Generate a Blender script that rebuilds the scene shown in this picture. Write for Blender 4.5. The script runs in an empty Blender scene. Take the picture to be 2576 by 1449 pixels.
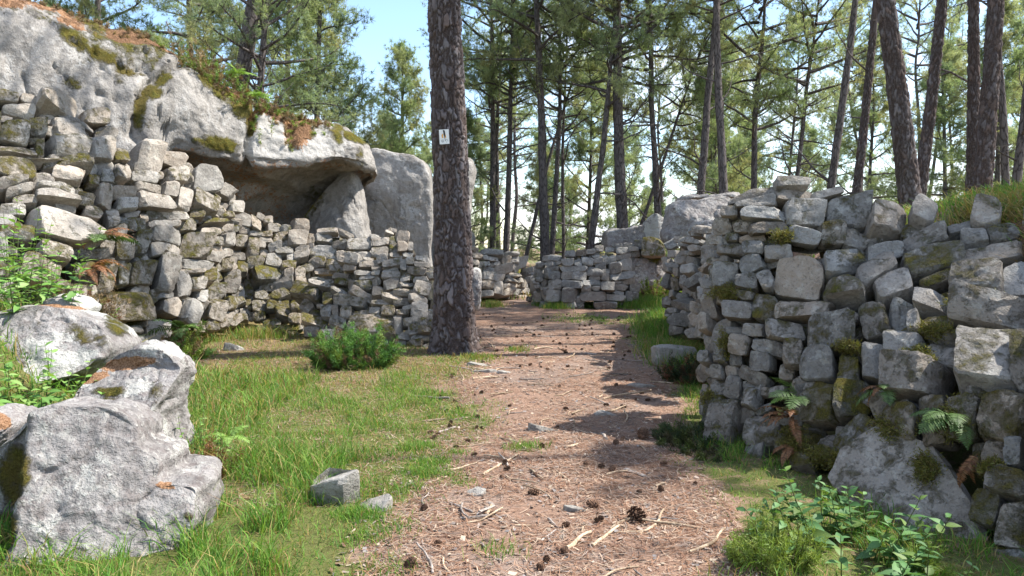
import bpy, math, random
import numpy as np
from mathutils import Vector, Matrix
from mathutils.bvhtree import BVHTree
from mathutils.kdtree import KDTree

R = math.radians
random.seed(7)
rng = np.random.default_rng(7)
scene = bpy.context.scene
COL = scene.collection

# ------------------------------------------------------------------ camera, world, sun, exposure
# pixel frame used for tracing: 2576 x 1449, focal length 1932 px
PF, PCX, PCY = 1932.0, 1288.0, 724.5
EYE = np.array([0.0, 0.0, 1.6])
PITCH = math.atan(120.5 / 1932.0)
cam_data = bpy.data.cameras.new('camera')
cam_data.sensor_width = 36.0
cam_data.lens = 27.0
cam_data.clip_start = 0.05
cam_data.clip_end = 2000.0
cam = bpy.data.objects.new('camera', cam_data)
cam.location = EYE
cam.rotation_euler = (math.pi / 2 - PITCH, 0, 0)
COL.objects.link(cam)
scene.camera = cam

SUN_AZ = R(84)      # clockwise from +Y (view direction), so the sun stands to the right and a little beyond
SUN_EL = R(52)
SUN_STRENGTH = 4.4
SKY_STRENGTH = 0.14
EXPOSURE = 1.28

world = bpy.data.worlds.new('World')
scene.world = world
world.use_nodes = True
wn = world.node_tree
wn.nodes.clear()
w_out = wn.nodes.new('ShaderNodeOutputWorld')
w_bg = wn.nodes.new('ShaderNodeBackground')
w_sky = wn.nodes.new('ShaderNodeTexSky')
w_sky.sky_type = 'NISHITA'
w_sky.sun_disc = False
w_sky.sun_elevation = SUN_EL
w_sky.sun_rotation = SUN_AZ
w_sky.air_density = 1.0
w_sky.dust_density = 0.3
w_sky.ozone_density = 2.2
# fair-weather clouds: bright patches mixed into the sky by direction
w_tc = wn.nodes.new('ShaderNodeTexCoord')
w_map = wn.nodes.new('ShaderNodeMapping')
w_map.inputs['Scale'].default_value = (1.0, 1.0, 2.6)
w_map.inputs['Location'].default_value = (0.35, 0.1, 0.2)
w_no = wn.nodes.new('ShaderNodeTexNoise')
w_no.inputs['Scale'].default_value = 2.7
w_no.inputs['Detail'].default_value = 9.0
w_no.inputs['Roughness'].default_value = 0.58
w_rp = wn.nodes.new('ShaderNodeValToRGB')
w_rp.color_ramp.elements[0].position = 0.46
w_rp.color_ramp.elements[1].position = 0.66
w_mix = wn.nodes.new('ShaderNodeMix')
w_mix.data_type = 'RGBA'
w_mix.inputs[7].default_value = (5.4, 5.65, 6.1, 1)
wn.links.new(w_tc.outputs['Generated'], w_map.inputs['Vector'])
wn.links.new(w_map.outputs[0], w_no.inputs['Vector'])
wn.links.new(w_no.outputs['Fac'], w_rp.inputs[0])
wn.links.new(w_rp.outputs[0], w_mix.inputs[0])
wn.links.new(w_sky.outputs[0], w_mix.inputs[6])
wn.links.new(w_mix.outputs[2], w_bg.inputs['Color'])
w_bg.inputs['Strength'].default_value = SKY_STRENGTH
wn.links.new(w_bg.outputs[0], w_out.inputs['Surface'])

sun_data = bpy.data.lights.new('sun', 'SUN')
sun_data.energy = SUN_STRENGTH
sun_data.angle = R(0.55)
sun_data.color = (1.0, 0.955, 0.885)
sun = bpy.data.objects.new('sun', sun_data)
SUN_DIR = Vector((math.sin(SUN_AZ) * math.cos(SUN_EL), math.cos(SUN_AZ) * math.cos(SUN_EL), math.sin(SUN_EL)))
sun.rotation_euler = SUN_DIR.to_track_quat('Z', 'Y').to_euler()
sun.location = SUN_DIR * 60
COL.objects.link(sun)

vs = scene.view_settings
vs.view_transform = 'Standard'
vs.look = 'None'
vs.exposure = EXPOSURE
vs.gamma = 1.0
vs.use_curve_mapping = False
scene.cycles.use_denoising = True
scene.cycles.max_bounces = 6
scene.cycles.transparent_max_bounces = 4

# ------------------------------------------------------------------ pixel <-> world
FWD = np.array([0, math.cos(PITCH), -math.sin(PITCH)])
UP = np.array([0, math.sin(PITCH), math.cos(PITCH)])

def ray(px, py):
    d = FWD + (px - PCX) / PF * np.array([1.0, 0, 0]) - (py - PCY) / PF * UP
    return d

def at(px, py, d):
    """world point seen at traced pixel (px, py), at distance d along the world's y axis"""
    r = ray(px, py)
    return EYE + r * (d / r[1])

def on_ground(px, py, z=0.0):
    r = ray(px, py)
    return EYE + r * ((z - EYE[2]) / r[2])

def to_px(V):
    V = np.asarray(V, float) - EYE
    w = V @ FWD
    return np.stack([PCX + PF * V[..., 0] / w, PCY - PF * (V @ UP) / w], -1)

# ------------------------------------------------------------------ numpy noise
def _hash(ix, iy, iz, seed):
    h = (ix * 374761393 + iy * 668265263 + iz * 2147483647 + seed * 974711) & 0xFFFFFFFF
    h = ((h ^ (h >> 13)) * 1274126177) & 0xFFFFFFFF
    h = ((h ^ (h >> 16)) * 2246822519) & 0xFFFFFFFF
    return ((h ^ (h >> 15)) & 0xFFFFFF) / float(0xFFFFFF)

def vnoise(P, seed=0):
    P = np.asarray(P, float)
    I = np.floor(P).astype(np.int64)
    f = P - I
    f = f * f * f * (f * (f * 6 - 15) + 10)
    out = 0
    for dx in (0, 1):
        wx = f[..., 0] if dx else 1 - f[..., 0]
        for dy in (0, 1):
            wy = f[..., 1] if dy else 1 - f[..., 1]
            for dz in (0, 1):
                wz = f[..., 2] if dz else 1 - f[..., 2]
                out = out + wx * wy * wz * _hash(I[..., 0] + dx, I[..., 1] + dy, I[..., 2] + dz, seed)
    return out * 2 - 1

def fbm(P, octaves=4, seed=0, gain=0.5):
    P = np.asarray(P, float)
    a, s, out = 1.0, 1.0, 0
    for k in range(octaves):
        out = out + a * vnoise(P * s + 17.3 * k, seed + k)
        a *= gain
        s *= 2.03
    return out

def fbm2(x, y, octaves=3, seed=0):
    return fbm(np.stack([x, y, np.zeros_like(x) + 0.37], -1), octaves, seed)

def sstep(a, b, x):
    t = np.clip((x - a) / (b - a), 0, 1)
    return t * t * (3 - 2 * t)

# ------------------------------------------------------------------ mesh and object helpers
def build_mesh(name, V, polys, mats=None, smooth=True, col=None, angle=None, mat_idx=None):
    """polys: list of int arrays (n,3) or (n,4)"""
    me = bpy.data.meshes.new(name)
    V = np.asarray(V, np.float32)
    polys = [np.asarray(p, np.int32) for p in polys if len(p)]
    me.vertices.add(len(V))
    me.vertices.foreach_set('co', V.ravel())
    nl = sum(p.size for p in polys)
    npoly = sum(len(p) for p in polys)
    me.loops.add(nl)
    me.loops.foreach_set('vertex_index', np.concatenate([p.ravel() for p in polys]))
    me.polygons.add(npoly)
    starts, off = [], 0
    for p in polys:
        starts.append(off + np.arange(len(p)) * p.shape[1])
        off += p.size
    me.polygons.foreach_set('loop_start', np.concatenate(starts).astype(np.int32))
    if mat_idx is not None:
        me.polygons.foreach_set('material_index', np.asarray(mat_idx, np.int32))
    me.polygons.foreach_set('use_smooth', np.full(npoly, bool(smooth)))
    me.update(calc_edges=True)
    if col is not None:
        ca = me.color_attributes.new('Col', 'FLOAT_COLOR', 'POINT')
        c = np.ones((len(V), 4), np.float32)
        c[:, :3] = col
        ca.data.foreach_set('color', c.ravel())
    if angle is not None:
        me.set_sharp_from_angle(angle=angle)
    for m in (mats or []):
        me.materials.append(m)
    return me

def link(name, data, parent=None, M=None, label=None, cat=None, group=None, kind=None):
    o = bpy.data.objects.new(name, data)
    COL.objects.link(o)
    if M is not None:
        M = Matrix(M)
    if parent is not None:
        o.parent = parent
        if M is not None:
            o.matrix_basis = parent.matrix_basis.inverted() @ M
        else:
            o.matrix_basis = parent.matrix_basis.inverted()
    elif M is not None:
        o.matrix_basis = M
    if label: o['label'] = label
    if cat: o['category'] = cat
    if group: o['group'] = group
    if kind: o['kind'] = kind
    return o

def thing(name, loc, label, cat, group=None, rot=None):
    M = Matrix.Translation(Vector([float(v) for v in loc]))
    if rot is not None:
        M = M @ rot
    return link(name, None, None, M, label, cat, group)

def grid_quads(nr, nc, wrap=False, base=0):
    r = np.arange(nr - 1)[:, None]
    c = np.arange(nc if wrap else nc - 1)[None, :]
    a = r * nc + c
    b = r * nc + (c + 1) % nc
    q = np.stack([a, b, b + nc, a + nc], -1).reshape(-1, 4)
    return q + base

def basis(u, v, n, o):
    return Matrix(((u[0], v[0], n[0], o[0]), (u[1], v[1], n[1], o[1]), (u[2], v[2], n[2], o[2]), (0, 0, 0, 1)))

def unit(v):
    v = np.asarray(v, float)
    return v / (np.linalg.norm(v, axis=-1, keepdims=True) + 1e-12)

def tube(path, radii, sides=5):
    """tapered tube along path (n,3); returns V, quads"""
    path = np.asarray(path, float)
    n = len(path)
    T = np.gradient(path, axis=0)
    T = unit(T)
    ref = np.array([0, 0, 1.0]) if abs(T[:, 2]).mean() < 0.8 else np.array([1.0, 0, 0])
    A = unit(np.cross(T, ref))
    B = np.cross(T, A)
    th = np.linspace(0, 2 * math.pi, sides, endpoint=False)
    ring = np.cos(th)[None, :, None] * A[:, None] + np.sin(th)[None, :, None] * B[:, None]
    V = path[:, None] + ring * np.asarray(radii)[:, None, None]
    V = V.reshape(-1, 3)
    Q = grid_quads(n, sides, wrap=True)
    return V, Q

class Bag:
    """collects pieces of geometry into one mesh"""
    def __init__(self):
        self.V, self.Q, self.T, self.C, self.n = [], [], [], [], 0
        self.mq, self.mt = [], []
    def add(self, V, Q=None, T=None, col=(1, 1, 1), m=0):
        V = np.asarray(V, float)
        self.V.append(V)
        c = np.zeros((len(V), 3)); c[:] = col
        self.C.append(c)
        if Q is not None and len(Q):
            self.Q.append(np.asarray(Q) + self.n); self.mq.append(np.full(len(Q), m))
        if T is not None and len(T):
            self.T.append(np.asarray(T) + self.n); self.mt.append(np.full(len(T), m))
        self.n += len(V)
    def mesh(self, name, mats, smooth=True, angle=None):
        polys, mi = [], []
        if self.Q:
            polys.append(np.concatenate(self.Q)); mi += self.mq
        if self.T:
            polys.append(np.concatenate(self.T)); mi += self.mt
        return build_mesh(name, np.concatenate(self.V), polys, mats, smooth, np.concatenate(self.C), angle, np.concatenate(mi))
# ------------------------------------------------------------------ materials
class NT:
    def __init__(self, name):
        self.m = bpy.data.materials.new(name)
        self.m.use_nodes = True
        self.t = self.m.node_tree
        self.t.nodes.clear()
        self.out = self.t.nodes.new('ShaderNodeOutputMaterial')
    def n(self, typ, **kw):
        nd = self.t.nodes.new('ShaderNode' + typ)
        for k, v in kw.items():
            setattr(nd, k, v)
        return nd
    def l(self, a, b):
        self.t.links.new(a, b)
    def val(self, s, v):
        if hasattr(v, 'is_linked') or isinstance(v, bpy.types.NodeSocket):
            self.l(v, s)
        else:
            s.default_value = v
    def math(self, op, a, b=None, c=None, clamp=False):
        nd = self.n('Math', operation=op, use_clamp=clamp)
        self.val(nd.inputs[0], a)
        if b is not None: self.val(nd.inputs[1], b)
        if c is not None: self.val(nd.inputs[2], c)
        return nd.outputs[0]
    def mix(self, f, a, b, blend='MIX'):
        nd = self.n('Mix', data_type='RGBA', blend_type=blend)
        self.val(nd.inputs[0], f)
        for i, v in ((6, a), (7, b)):
            if isinstance(v, tuple):
                nd.inputs[i].default_value = (v[0], v[1], v[2], 1)
            else:
                self.l(v, nd.inputs[i])
        return nd.outputs[2]
    def noise(self, vec, scale, detail=4, rough=0.55, dist=0.0):
        nd = self.n('TexNoise')
        self.l(vec, nd.inputs['Vector'])
        nd.inputs['Scale'].default_value = scale
        nd.inputs['Detail'].default_value = detail
        nd.inputs['Roughness'].default_value = rough
        nd.inputs['Distortion'].default_value = dist
        return nd.outputs['Fac']
    def voro(self, vec, scale, feature='F1', rand=1.0):
        nd = self.n('TexVoronoi', feature=feature)
        self.l(vec, nd.inputs['Vector'])
        nd.inputs['Scale'].default_value = scale
        nd.inputs['Randomness'].default_value = rand
        return nd
    def step(self, x, a, b):
        nd = self.n('MapRange', clamp=True, interpolation_type='SMOOTHSTEP')
        self.val(nd.inputs[0], x)
        nd.inputs[1].default_value = a
        nd.inputs[2].default_value = b
        return nd.outputs[0]
    def bump(self, h, strength, dist, prev=None):
        nd = self.n('Bump')
        nd.inputs['Strength'].default_value = strength
        nd.inputs['Distance'].default_value = dist
        self.l(h, nd.inputs['Height'])
        if prev is not None:
            self.l(prev, nd.inputs['Normal'])
        return nd.outputs[0]
    def principled(self, col, rough=0.85, normal=None, spec=0.3):
        b = self.n('BsdfPrincipled')
        if isinstance(col, tuple):
            b.inputs['Base Color'].default_value = (*col, 1)
        else:
            self.l(col, b.inputs['Base Color'])
        self.val(b.inputs['Roughness'], rough)
        b.inputs['Specular IOR Level'].default_value = spec
        if normal is not None:
            self.l(normal, b.inputs['Normal'])
        return b
    def attr(self, name='Col'):
        nd = self.n('Attribute')
        nd.attribute_name = name
        return nd
    def sep(self, col):
        nd = self.n('SeparateColor')
        self.l(col, nd.inputs[0])
        return nd.outputs

MOSS_A, MOSS_B = (0.16, 0.125, 0.018), (0.085, 0.095, 0.022)

def rock_material(name, dark, light, moss_bias=0.0, lichen=0.6, use_col=False, scale=1.0, crust=(0.50, 0.49, 0.43), rough_bump=1.0):
    """sandstone. Stones: object colour R = moss, G = warmth, B = brightness. use_col: vertex colour R = moss, G = needle litter, B = pale crust"""
    k = NT(name)
    geo = k.n('NewGeometry')
    info = k.n('ObjectInfo')
    off = k.n('VectorMath', operation='MULTIPLY_ADD')
    k.l(geo.outputs['Position'], off.inputs[0])
    off.inputs[1].default_value = (1, 1, 1)
    comb = k.n('CombineXYZ')
    r37 = k.math('MULTIPLY', info.outputs['Random'], 37.0 if not use_col else 0.0)
    for i in range(3):
        k.l(r37, comb.inputs[i])
    k.l(comb.outputs[0], off.inputs[2])
    vec = off.outputs[0]
    n1 = k.noise(vec, 2.2 * scale, 6, 0.6)
    n2 = k.noise(vec, 17.0 * scale, 6, 0.68)
    n3 = k.noise(vec, 85.0 * scale, 3, 0.6)
    nm = k.noise(vec, 7.5 * scale, 7, 0.68, 0.3)
    base = k.mix(k.step(n1, 0.3, 0.7), dark, light)
    base = k.mix(k.math('MULTIPLY', k.step(n2, 0.35, 0.75), 0.55), base, tuple(min(1, v * 1.28) for v in light))
    stain = k.step(k.noise(vec, 6.5 * scale, 5, 0.65), 0.56, 0.72)
    base = k.mix(k.math('MULTIPLY', stain, 0.62), base, tuple(v * 0.42 for v in dark))
    nz = k.n('SeparateXYZ')
    k.l(geo.outputs['Normal'], nz.inputs[0])
    if use_col:
        ch = k.sep(k.attr().outputs['Color'])
        moss_in, lit_in, cr_in = ch[0], ch[1], ch[2]
    else:
        ch = k.sep(info.outputs['Color'])
        moss_in = ch[0]
        base = k.mix(k.math('MULTIPLY', ch[1], 0.6), base, (0.34, 0.235, 0.14))
        bri = k.math('MULTIPLY', ch[2], k.math('MULTIPLY_ADD', info.outputs['Random'], 0.52, 0.72))
        hsv = k.n('HueSaturation')
        k.l(base, hsv.inputs['Color'])
        k.l(bri, hsv.inputs['Value'])
        base = hsv.outputs[0]
    if use_col:
        mpv = k.n('Mapping')
        k.l(geo.outputs['Position'], mpv.inputs[0])
        mpv.inputs['Scale'].default_value = (1.0, 1.0, 0.16)
        strk = k.step(k.noise(mpv.outputs[0], 4.5, 5, 0.65, 0.3), 0.50, 0.68)
        base = k.mix(k.math('MULTIPLY', strk, 0.5), base, tuple(v * 0.45 for v in dark))
    if use_col and rough_bump > 1.4:
        mot = k.step(k.noise(vec, 13.0, 5, 0.7, 0.4), 0.50, 0.60)
        base = k.mix(k.math('MULTIPLY', mot, 0.42), base, (0.15, 0.118, 0.108))
    # lichen crusts and specks
    sp = k.step(k.noise(vec, 11.0 * scale, 5, 0.62), 0.55, 0.63)
    sp2 = k.step(k.noise(vec, 30.0 * scale, 3, 0.5), 0.60, 0.70)
    lic = k.math('MAXIMUM', k.math('MULTIPLY', sp, 0.75), k.math('MULTIPLY', sp2, 0.4))
    if use_col:
        crm = k.math('MULTIPLY', k.step(k.math('ADD', k.math('MULTIPLY', cr_in, 0.6), k.math('MULTIPLY_ADD', n3, 0.35, n2)), 0.90, 1.04), 0.85)
        lic = k.math('MAXIMUM', k.math('MULTIPLY', lic, lichen), crm)
        base = k.mix(lic, base, crust)
    else:
        base = k.mix(k.math('MULTIPLY', lic, lichen), base, crust)
    pit = k.step(k.noise(vec, 55.0 * scale, 2, 0.5), 0.34, 0.42)
    base = k.mix(k.math('MULTIPLY_ADD', pit, -0.28, 0.28), base, tuple(v * 0.35 for v in dark))
    # moss: where told to, and more on faces that look up
    mm = k.math('ADD', k.math('MULTIPLY', nz.outputs[2], 0.16), k.math('MULTIPLY', nm, 1.25))
    mm = k.math('ADD', mm, k.math('MULTIPLY', moss_in, 0.85 if use_col else 0.70))
    mm = k.math('ADD', mm, k.math('MULTIPLY_ADD', n2, 0.4, moss_bias - 0.2))
    mask = k.step(mm, 0.98, 1.30)
    mc = k.mix(k.step(n2, 0.35, 0.65), MOSS_A, MOSS_B)
    mc = k.mix(k.step(n3, 0.4, 0.7), mc, (0.22, 0.19, 0.035))
    mc = k.mix(k.math('MULTIPLY', k.step(n1, 0.4, 0.65), 0.5), mc, (0.17, 0.12, 0.05))
    base = k.mix(mask, base, mc)
    if use_col:
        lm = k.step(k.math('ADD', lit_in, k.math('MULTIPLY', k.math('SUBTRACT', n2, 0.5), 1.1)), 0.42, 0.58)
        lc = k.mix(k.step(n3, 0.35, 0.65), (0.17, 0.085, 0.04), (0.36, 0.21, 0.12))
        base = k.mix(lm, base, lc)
    b0 = k.bump(n1, 0.6, 0.10 / scale)
    b1 = k.bump(n2, 0.75 * rough_bump, 0.030 / scale, b0)
    b2 = k.bump(n3, 0.6, 0.006 / scale, b1)
    b3 = k.bump(pit, 0.5, 0.008 / scale, b2)
    b4 = k.bump(k.math('MULTIPLY', mask, k.math('ADD', n2, n3)), 0.8, 0.035, b3)
    b = k.principled(base, 0.92, b4, 0.18)
    k.l(b.outputs[0], k.out.inputs[0])
    return k.m

M_STONE = rock_material('wall_stone', (0.155, 0.148, 0.135), (0.29, 0.278, 0.255), 0.02, 0.35)
M_CLIFF = rock_material('cliff_rock', (0.205, 0.188, 0.168), (0.33, 0.308, 0.282), -0.06, 0.30, True, 0.8, (0.40, 0.383, 0.357), 1.3)
M_BOULDER = rock_material('boulder_rock', (0.175, 0.16, 0.15), (0.31, 0.29, 0.275), -0.14, 0.55, True, 1.0, (0.44, 0.43, 0.39), 1.5)

def earth_core():
    k = NT('packed_earth')
    geo = k.n('NewGeometry')
    n1 = k.noise(geo.outputs['Position'], 9, 5, 0.6)
    n2 = k.noise(geo.outputs['Position'], 40, 4, 0.6)
    c = k.mix(n1, (0.10, 0.085, 0.06), (0.20, 0.18, 0.14))
    c = k.mix(k.step(n2, 0.55, 0.65), c, (0.09, 0.09, 0.03))
    b = k.principled(c, 0.95, k.bump(n1, 0.8, 0.06, k.bump(n2, 0.6, 0.02)), 0.1)
    k.l(b.outputs[0], k.out.inputs[0])
    return k.m
M_CORE = earth_core()

def ground_material():
    """vertex colour R = green cover, G = dry straw cover, B = pale bare dust"""
    k = NT('forest_ground')
    geo = k.n('NewGeometry')
    p = geo.outputs['Position']
    ch = k.sep(k.attr().outputs['Color'])
    n0 = k.noise(p, 0.9, 5, 0.6)
    n1 = k.noise(p, 7, 6, 0.65)
    n2 = k.noise(p, 45, 5, 0.7)
    n3 = k.noise(p, 160, 3, 0.6)
    c = k.mix(k.step(n2, 0.3, 0.7), (0.165, 0.098, 0.067), (0.325, 0.21, 0.15))
    c = k.mix(k.math('MULTIPLY', k.step(n3, 0.5, 0.7), 0.6), c, (0.42, 0.30, 0.225))
    c = k.mix(k.math('MULTIPLY', k.step(n1, 0.52, 0.7), 0.5), c, (0.17, 0.13, 0.11))
    c = k.mix(k.math('MULTIPLY', k.step(n0, 0.45, 0.7), 0.45), c, (0.12, 0.085, 0.068))
    c = k.mix(k.math('MULTIPLY', k.step(k.math('ADD', ch[2], k.math('SUBTRACT', n1, 0.5)), 0.4, 0.9), 0.4), c, (0.25, 0.205, 0.175))
    dry = k.step(k.math('ADD', ch[1], k.math('MULTIPLY', k.math('SUBTRACT', n1, 0.5), 1.2)), 0.35, 0.65)
    c = k.mix(k.math('MULTIPLY', dry, 0.75), c, k.mix(n2, (0.13, 0.10, 0.04), (0.24, 0.18, 0.085)))
    gr = k.step(k.math('ADD', ch[0], k.math('MULTIPLY', k.math('SUBTRACT', n1, 0.5), 1.3)), 0.35, 0.65)
    c = k.mix(k.math('MULTIPLY', gr, 0.85), c, k.mix(n2, (0.05, 0.075, 0.016), (0.13, 0.15, 0.035)))
    b = k.principled(c, 0.95, k.bump(n1, 0.5, 0.05, k.bump(n2, 0.8, 0.02, k.bump(n3, 0.7, 0.006))), 0.1)
    k.l(b.outputs[0], k.out.inputs[0])
    return k.m
M_GROUND = ground_material()

def leaf_material(name, trans=0.35, rough=0.6, spec=0.25, tint=(1.25, 1.3, 0.6)):
    """colour from the vertex colour, a little light passing through the leaf"""
    k = NT(name)
    col = k.attr().outputs['Color']
    b = k.principled(col, rough, None, spec)
    t = k.n('BsdfTranslucent')
    k.l(k.mix(1.0, col, tint, 'MULTIPLY'), t.inputs['Color'])
    ms = k.n('MixShader')
    ms.inputs[0].default_value = trans
    k.l(b.outputs[0], ms.inputs[1])
    k.l(t.outputs[0], ms.inputs[2])
    k.l(ms.outputs[0], k.out.inputs[0])
    return k.m
M_NEEDLE = leaf_material('pine_needles', 0.58, 0.5, 0.35, (1.2, 1.2, 0.7))
M_GRASS = leaf_material('grass_blades', 0.35, 0.6, 0.2)
M_LEAF = leaf_material('green_leaves', 0.30, 0.55, 0.3)
M_DRY = leaf_material('dry_litter', 0.10, 0.8, 0.1, (1, 0.9, 0.7))

def bark_material(name, use_col=False, dark=(0.050, 0.043, 0.041), light=(0.145, 0.127, 0.122)):
    k = NT(name)
    geo = k.n('NewGeometry')
    tc = k.n('TexCoord')
    mp = k.n('Mapping')
    k.l(tc.outputs['Object'], mp.inputs[0])
    mp.inputs['Scale'].default_value = (1, 1, 0.33)
    n1 = k.noise(mp.outputs[0], 30, 5, 0.65, 0.2)
    n2 = k.noise(geo.outputs['Position'], 70, 4, 0.6)
    v = k.voro(mp.outputs[0], 13, 'DISTANCE_TO_EDGE')
    crack = k.math('MAXIMUM', k.step(v.outputs['Distance'], 0.0, 0.16), k.step(n1, 0.42, 0.6))
    if use_col:
        col = k.attr().outputs['Color']
        c = k.mix(k.math('MULTIPLY', k.step(n2, 0.45, 0.7), 0.18), col, (0.28, 0.25, 0.24))
        c = k.mix(k.math('MULTIPLY', k.step(n1, 0.5, 0.75), 0.22), c, (0.06, 0.045, 0.04))
        nrm = k.bump(n1, 0.7, 0.012, k.bump(n2, 0.5, 0.004))
    else:
        c = k.mix(k.math('MULTIPLY', crack, k.math('MULTIPLY_ADD', n1, 0.8, 0.35)), dark, light)
        c = k.mix(k.math('MULTIPLY', k.step(n2, 0.5, 0.7), 0.3), c, (0.24, 0.21, 0.19))
        nrm = k.bump(crack, 0.8, 0.02, k.bump(n1, 0.7, 0.012, k.bump(n2, 0.4, 0.004)))
    b = k.principled(c, 0.93, nrm, 0.12)
    k.l(b.outputs[0], k.out.inputs[0])
    return k.m
M_BARK = bark_material('pine_bark')
M_BARK_HERO = bark_material('pine_bark_plates', True)

def wood_material(name, a, b_, scale=60):
    k = NT(name)
    geo = k.n('NewGeometry')
    info = k.n('ObjectInfo')
    n1 = k.noise(geo.outputs['Position'], scale, 5, 0.65)
    n2 = k.noise(geo.outputs['Position'], scale * 0.2, 3, 0.6)
    c = k.mix(k.step(n1, 0.3, 0.7), a, b_)
    hsv = k.n('HueSaturation')
    k.l(c, hsv.inputs['Color'])
    k.l(k.math('MULTIPLY_ADD', info.outputs['Random'], 0.7, 0.6), hsv.inputs['Value'])
    c = k.mix(k.math('MULTIPLY', k.step(n2, 0.5, 0.6), 0.5), hsv.outputs[0], tuple(v * 0.4 for v in a))
    bs = k.principled(c, 0.9, k.bump(n1, 0.6, 0.004), 0.15)
    k.l(bs.outputs[0], k.out.inputs[0])
    return k.m
M_STICK = wood_material('weathered_wood', (0.24, 0.165, 0.105), (0.52, 0.41, 0.29))
M_STICK_GREY = wood_material('grey_dead_wood', (0.17, 0.14, 0.12), (0.36, 0.31, 0.27))
M_CONE = wood_material('cone_scales', (0.065, 0.036, 0.024), (0.19, 0.115, 0.075), 80)

def plain(name, col, rough=0.6, spec=0.3):
    k = NT(name)
    geo = k.n('NewGeometry')
    n1 = k.noise(geo.outputs['Position'], 60, 4, 0.6)
    c = k.mix(k.math('MULTIPLY', n1, 0.25), col, tuple(v * 0.6 for v in col))
    b = k.principled(c, rough, None, spec)
    k.l(b.outputs[0], k.out.inputs[0])
    return k.m
M_SIGN = plain('sign_enamel', (0.80, 0.79, 0.74), 0.45, 0.4)
M_SIGN_ORANGE = plain('sign_orange', (0.72, 0.36, 0.06), 0.5)
M_SIGN_DARK = plain('sign_black', (0.035, 0.035, 0.035), 0.6)
# ------------------------------------------------------------------ terrain
WALL_Y = [-6, 0, 3.2, 4.6, 5.8, 6.6, 9, 14.5, 17, 22, 30, 60, 120]
WALL_X = [2.9, 2.7, 2.5, 2.3, 1.85, 1.65, 2.35, 3.0, 4.2, 7, 11, 20, 30]

def path_left(y):
    return np.interp(y, [0, 2, 3.66, 4.5, 5.6, 6.8, 8, 10.4, 12, 14, 17, 20], [-0.70, -0.65, -0.48, -0.52, -0.32, -0.22, -0.35, -0.3, -0.5, -1.0, -1.1, -0.2])

def path_right(y):
    return np.interp(y, [0, 2, 3.66, 5, 6.8, 8.5, 10.4, 12.5, 14.5, 17], [1.0, 1.0, 0.98, 1.12, 1.35, 1.6, 1.75, 1.85, 2.3, 3.2])

def hgt(x, y):
    x = np.asarray(x, float); y = np.asarray(y, float)
    wx = np.interp(y, WALL_Y, WALL_X)
    dist = x - wx
    near = sstep(0.9, 2.3, dist) * (1 - sstep(7.6, 9.2, y)) + sstep(0.45, 1.1, dist) * sstep(7.6, 9.2, y)
    far = sstep(0.0, 4.5, dist)
    k = sstep(14.0, 18.0, y)
    hr = np.interp(y, [-6, 3, 7, 10, 14, 20, 40, 80], [1.5, 1.55, 1.75, 1.75, 1.65, 2.3, 2.2, 0.5])
    h = hr * (near * (1 - k) + far * k) + 0.05 * np.clip(dist, 0, 8) * (1 - sstep(20, 50, y))
    # grassy hummock on the bank behind the right-hand wall
    h = h + 0.16 * np.exp(-(((x - 5.0) / 1.0) ** 2 + ((y - 7.2) / 0.9) ** 2))
    # left bank in front of the rubble wall
    h = h + 0.90 * sstep(2.9, 4.9, -x) * sstep(1, 4, y) * (1 - sstep(7.4, 9.6, y))
    # hill that the cliff belongs to
    lx = np.interp(y, [0, 6, 8, 11, 14, 17, 19, 30, 60], [-7.5, -7.0, -7.0, -9.0, -7.6, -6.4, -5.6, -5, -8])
    hl = np.interp(y, [0, 6, 8, 12, 26, 40], [2.6, 2.8, 2.9, 5.2, 4.6, 0.5])
    h = h + hl * sstep(0, 1.8, lx - x)
    h = h - 4.0 * sstep(45, 150, np.hypot(x, y))
    calm = sstep(0.2, 1.2, np.abs(x - 0.3) - 0.6)
    h = h + fbm2(x * 0.45, y * 0.45, 3, 5) * (0.01 + 0.10 * calm * sstep(12, 25, y)) + fbm2(x * 2.2, y * 2.2, 3, 9) * (0.008 + 0.010 * calm)
    return h

def cover(x, y):
    """green, straw and pale dust cover of the ground, 0..1"""
    x = np.asarray(x, float); y = np.asarray(y, float)
    nz = fbm2(x * 1.1, y * 1.1, 4, 21)
    nb = fbm2(x * 3.3, y * 3.3, 3, 23)
    dl = path_left(y) - x + 0.35 * nz + 0.12 * nb
    dr = x - path_right(y) + 0.25 * nz + 0.10 * nb
    left = sstep(-0.1, 0.55, dl)
    right = sstep(-0.05, 0.35, dr)
    far = sstep(6.2, 9.3, y + 0.8 * nz)
    g = left * (1 - 0.55 * far)
    s = left * (0.2 + 0.6 * far)
    g = np.maximum(g, right * 0.62 * (1 - sstep(13, 15, y)))
    g = np.maximum(g, 0.8 * np.exp(-(((x - 1.9) / 1.25) ** 2 + ((y - 15.6) / 1.0) ** 2) ** 2) * (0.6 + 0.8 * nb))
    wild = sstep(19, 24, y)
    g = g * (1 - wild) + wild * (0.40 + 0.5 * nz)
    hill = sstep(0.7, 1.5, hgt(x, y))
    g = g * (1 - hill) + hill * (0.45 + 0.5 * nz)
    s = s * (1 - hill) + hill * 0.4
    d = (1 - left) * (1 - right) * sstep(0.05, 0.5, fbm2(x * 0.8 + 9, y * 0.8, 3, 31)) * (1 - wild)
    return np.clip(g, 0, 1), np.clip(s, 0, 1), np.clip(d, 0, 1)

def spaced(lo, hi, step, outer, grow=1.22):
    core = np.arange(lo, hi + step / 2, step)
    a, d, right = hi, step, []
    while a < outer:
        d *= grow; a += d; right.append(a)
    a, d, left = lo, step, []
    while a > -outer:
        d *= grow; a -= d; left.append(a)
    return np.concatenate([left[::-1], core, right])

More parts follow.
